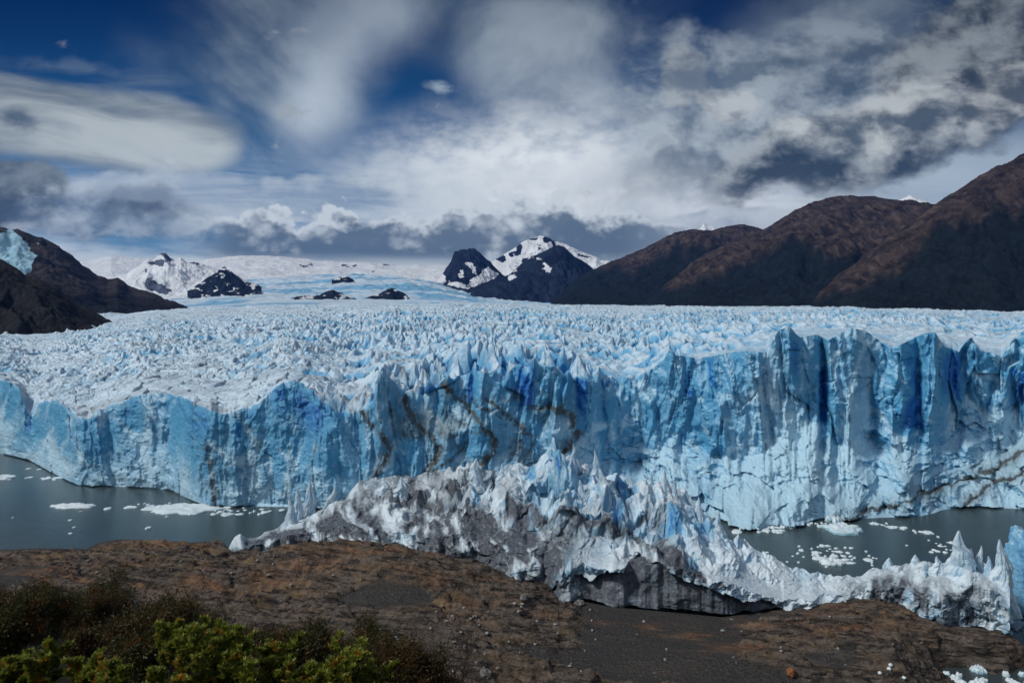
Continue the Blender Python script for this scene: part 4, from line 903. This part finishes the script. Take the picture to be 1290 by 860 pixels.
def leafy(x, Y, hgt, wid, label, group, seed, leaf):
    rs = np.random.default_rng(seed + 77)
    root = empty('shrub', (x, Y, gz(x, Y) - .15), label=label, cat='shrub', group=group)
    segs, tips = [], []
    def shoot(p, d, L, r, lvl):
        k = 5
        for i in range(k):
            d2 = d + rs.normal(size=3) * .13; d2[2] += .07; d2 /= np.linalg.norm(d2)
            q_ = p + d2 * L / k; segs.append((p, q_, r * (1 - .16 * i), r * (1 - .16 * (i + 1)))); p, d = q_, d2
            if lvl < 2 and i >= (2 if lvl == 0 else 1):
                for _ in range(2):
                    a_ = rs.uniform(0, 6.28); e = np.array([math.cos(a_), math.sin(a_), rs.uniform(.2, .9)]); e /= np.linalg.norm(e)
                    shoot(p, (d * .5 + e * .8), L * rs.uniform(.22, .42), r * .5, lvl + 1)
            if lvl >= 1 and i >= 2: tips.append((p, d, .8))
        tips.append((p, d, 1.2))
    for s_ in range(6):
        a_ = rs.uniform(0, 6.28); d = np.array([math.cos(a_) * .5 * wid / hgt, math.sin(a_) * .5 * wid / hgt, 1.]); d /= np.linalg.norm(d)
        shoot(np.array([math.cos(a_) * .12 * wid, math.sin(a_) * .12 * wid, 0.]), d, hgt * rs.uniform(.55, 1.0), .03, 0)
    tubes('stem', segs, M_BARK, root)
    C_, N_, S_ = [], [], []
    for p, d, k in tips:
        m_ = int(9 * k); az = rs.uniform(0, 6.28)
        for j in range(m_):
            a_ = az + j * 2.4; up = rs.uniform(.15, 1.1)
            v_ = np.array([math.cos(a_), math.sin(a_), up]) + d * .35
            C_.append(p + rs.normal(size=3) * leaf * .12 - d * leaf * .5 * rs.random()); N_.append(v_); S_.append(leaf * rs.uniform(.7, 1.25))
    leaves('foliage', np.array(C_), np.array(N_), np.array(S_), M_LEAF, root, .46)
    return root
def shrub(x, Y, hgt, wid, nstem, label, group, mat, leaf, per, name='shrub', cat='shrub', seed=0, droop=.15, sparse=.0, bark=None):
    rs = np.random.default_rng(seed + 1000)
    z = gz(x, Y) - .15
    root = empty(name, (x, Y, z), label=label, cat=cat, group=group)
    segs, tips = [], []
    def grow(p, d, L, r, lvl):
        k = 4 if lvl < 2 else 2
        for i in range(k):
            d2 = d + rs.normal(size=3) * (.16 + .06 * lvl); d2[2] += .10 - droop * .3 * lvl; d2 /= np.linalg.norm(d2)
            q_ = p + d2 * L / k; segs.append((p, q_, r * (1 - .18 * i), r * (1 - .18 * (i + 1)))); p, d = q_, d2
            if lvl >= 1: tips.append((p, d))
            if lvl < 3 and i >= (1 if lvl == 0 else 0):
                for _ in range(2 if lvl < 2 else 1):
                    e = rs.normal(size=3); e[2] = abs(e[2]) * .5 + .15; e /= np.linalg.norm(e)
                    grow(p, d * .55 + e * .85, L * rs.uniform(.42, .62), r * .5, lvl + 1)
        tips.append((p, d)); tips.append((p, d))
    for s in range(nstem):
        a_ = rs.uniform(0, 6.28); rr = rs.uniform(0, .22) * wid
        d = np.array([math.cos(a_) * .32 * wid / hgt, math.sin(a_) * .32 * wid / hgt, 1.]); d /= np.linalg.norm(d)
        grow(np.array([math.cos(a_) * rr, math.sin(a_) * rr, 0.]), d, hgt * rs.uniform(.62, 1.0), .018 * hgt ** .8 + .01, 0)
    tubes('stem', segs, bark or M_BARK, root)
    tp = np.array([t_[0] for t_ in tips]); td = np.array([t_[1] for t_ in tips])
    keep = rs.random(len(tp)) > sparse; tp, td = tp[keep], td[keep]
    c = np.repeat(tp, per, 0); dd_ = np.repeat(td, per, 0)
    c = c + rs.normal(size=c.shape) * leaf * 1.1 + dd_ * rs.uniform(-1, 1, (len(c), 1)) * leaf * 1.5
    nn = dd_ * .5 + rs.normal(size=c.shape) * .75; nn[:, 2] += .25
    leaves('foliage', c, nn, leaf * rs.uniform(.7, 1.3, len(c)), mat, root)
    return root
NEARS = [(18, 838, 17, 'bright green broad leaved shrub at the lower left corner'), (52, 812, 16, 'bright green leafy shrub with a yellow tip, second from the left corner'), (100, 818, 15.5, 'tall bright green leafy shrub between the corner shrub and the dark thicket'), (135, 842, 14, 'bright green leafy shrub with a few red leaves, left of the gap'),
         (222, 786, 24, 'green leafy shoot standing up in front of the dark thicket'), (245, 812, 16.5, 'large bright green leafy shrub, largest of the foreground'), (283, 812, 16.5, 'bright green leafy shrub right of the largest one'), (315, 806, 17.5, 'bright green leafy shrub with an upright right hand shoot'),
         (375, 825, 17, 'yellow green leafy shrub with an orange top in the middle of the foreground'), (402, 846, 16, 'low yellow green shrub right of the orange topped one'), (450, 820, 20, 'yellow green leafy shrub next to the pale boulder'), (335, 850, 14, 'low green shrub at the bottom edge under the upright shoot'), (190, 848, 14, 'low dim green shrub at the bottom edge in the gap')]
for i, (px, py, Y, lab) in enumerate(NEARS):
    x = px_to_x(px, Y); top = CAMZ - (py + 8 - HY) / F * Y
    h_ = max(.9, top - gz(x, Y))
    sc_ = Y / 16
    leafy(x, Y, h_, min(1.3 * sc_, h_) * random.uniform(.55, .8), lab, 'bright leafy shrubs in the foreground', i * 3, .125 * sc_ ** .5)
k = 0
THICK = []
for i in range(52):
    px = random.uniform(-30, 560); Y = random.uniform(34, 92)
    lim = lerp_tab(px, [(-30, 742), (60, 744), (130, 748), (155, 742), (170, 765), (230, 775), (250, 790), (300, 785), (350, 782), (420, 790), (470, 818), (520, 840), (570, 862)])
    py = lim + 9 + random.uniform(0, 1) ** 1.2 * 55
    THICK.append((px, py, Y))
THICK.sort(key=lambda a: -a[2])
names = [('dark olive small leaved bush in the thicket', 'dark olive bushes of the thicket', M_LEAF2), ('brownish autumn bush in the thicket', 'brownish bushes of the thicket', M_LEAF3)]
for i, (px, py, Y) in enumerate(THICK):
    x = px_to_x(px, Y); top = CAMZ - (py - HY) / F * Y
    h_ = top - gz(x, Y)
    if h_ < .8: continue
    h_ = min(h_, 9)
    nm = names[0 if random.random() < .62 else 1]
    shrub(x, Y, h_ * .95, min(h_ * .8, 3.6), 5, nm[0], nm[1], nm[2], .20, 7, seed=200 + i)
for i, (px, py, Y, lab) in enumerate([(525, 803, 100, 'pale bare twig standing right of the pale boulder'), (546, 806, 104, 'bare grey sapling, taller of the two beside the gravel'), (577, 822, 70, 'thin dark bare sapling at the bottom centre'), (608, 846, 60, 'thin bare sapling farthest right at the bottom edge')]):
    x = px_to_x(px, Y); g_ = gz(x, Y); top = CAMZ - (py - HY) / F * Y
    shrub(x, Y, max(1.0, top - g_), .5, 2, lab, None, M_LEAF2, .12, 1, name='sapling', cat='sapling', seed=400 + i, sparse=.8, bark=M_TWIG if i < 2 else M_BARK)

# ------------------------------------------------------------------ the air of the valley
hz_m = D.materials.new('air'); hz_m.use_nodes = True; t = hz_m.node_tree; t.nodes.clear()
o_ = t.nodes.new('ShaderNodeOutputMaterial'); pv = t.nodes.new('ShaderNodeVolumePrincipled')
pv.inputs['Color'].default_value = (.05, .28, 1, 1); pv.inputs['Density'].default_value = HAZE; pv.inputs['Anisotropy'].default_value = .2
t.links.new(pv.outputs[0], o_.inputs['Volume'])
import itertools
vb = [(x_, y_, z_) for z_ in (-13.5, 1520) for y_ in (-900, 12900) for x_ in (-9000, 9000)]
if HAZE > 0:
    hb = raw_mesh('haze', vb, [(0, 2, 3, 1), (4, 5, 7, 6), (0, 1, 5, 4), (2, 6, 7, 3), (0, 4, 6, 2), (1, 3, 7, 5)], None, [hz_m], None, False)
    tag(hb, 'thin blue haze in the valley air', kind='stuff')

# ------------------------------------------------------------------ render settings
cy = scene.cycles
cy.use_denoising = True; cy.max_bounces = 5; cy.diffuse_bounces = 3; cy.glossy_bounces = 2; cy.transmission_bounces = 2; cy.transparent_max_bounces = 4; cy.volume_bounces = 0
cy.use_adaptive_sampling = True; cy.adaptive_threshold = .02; cy.caustics_reflective = False; cy.caustics_refractive = False
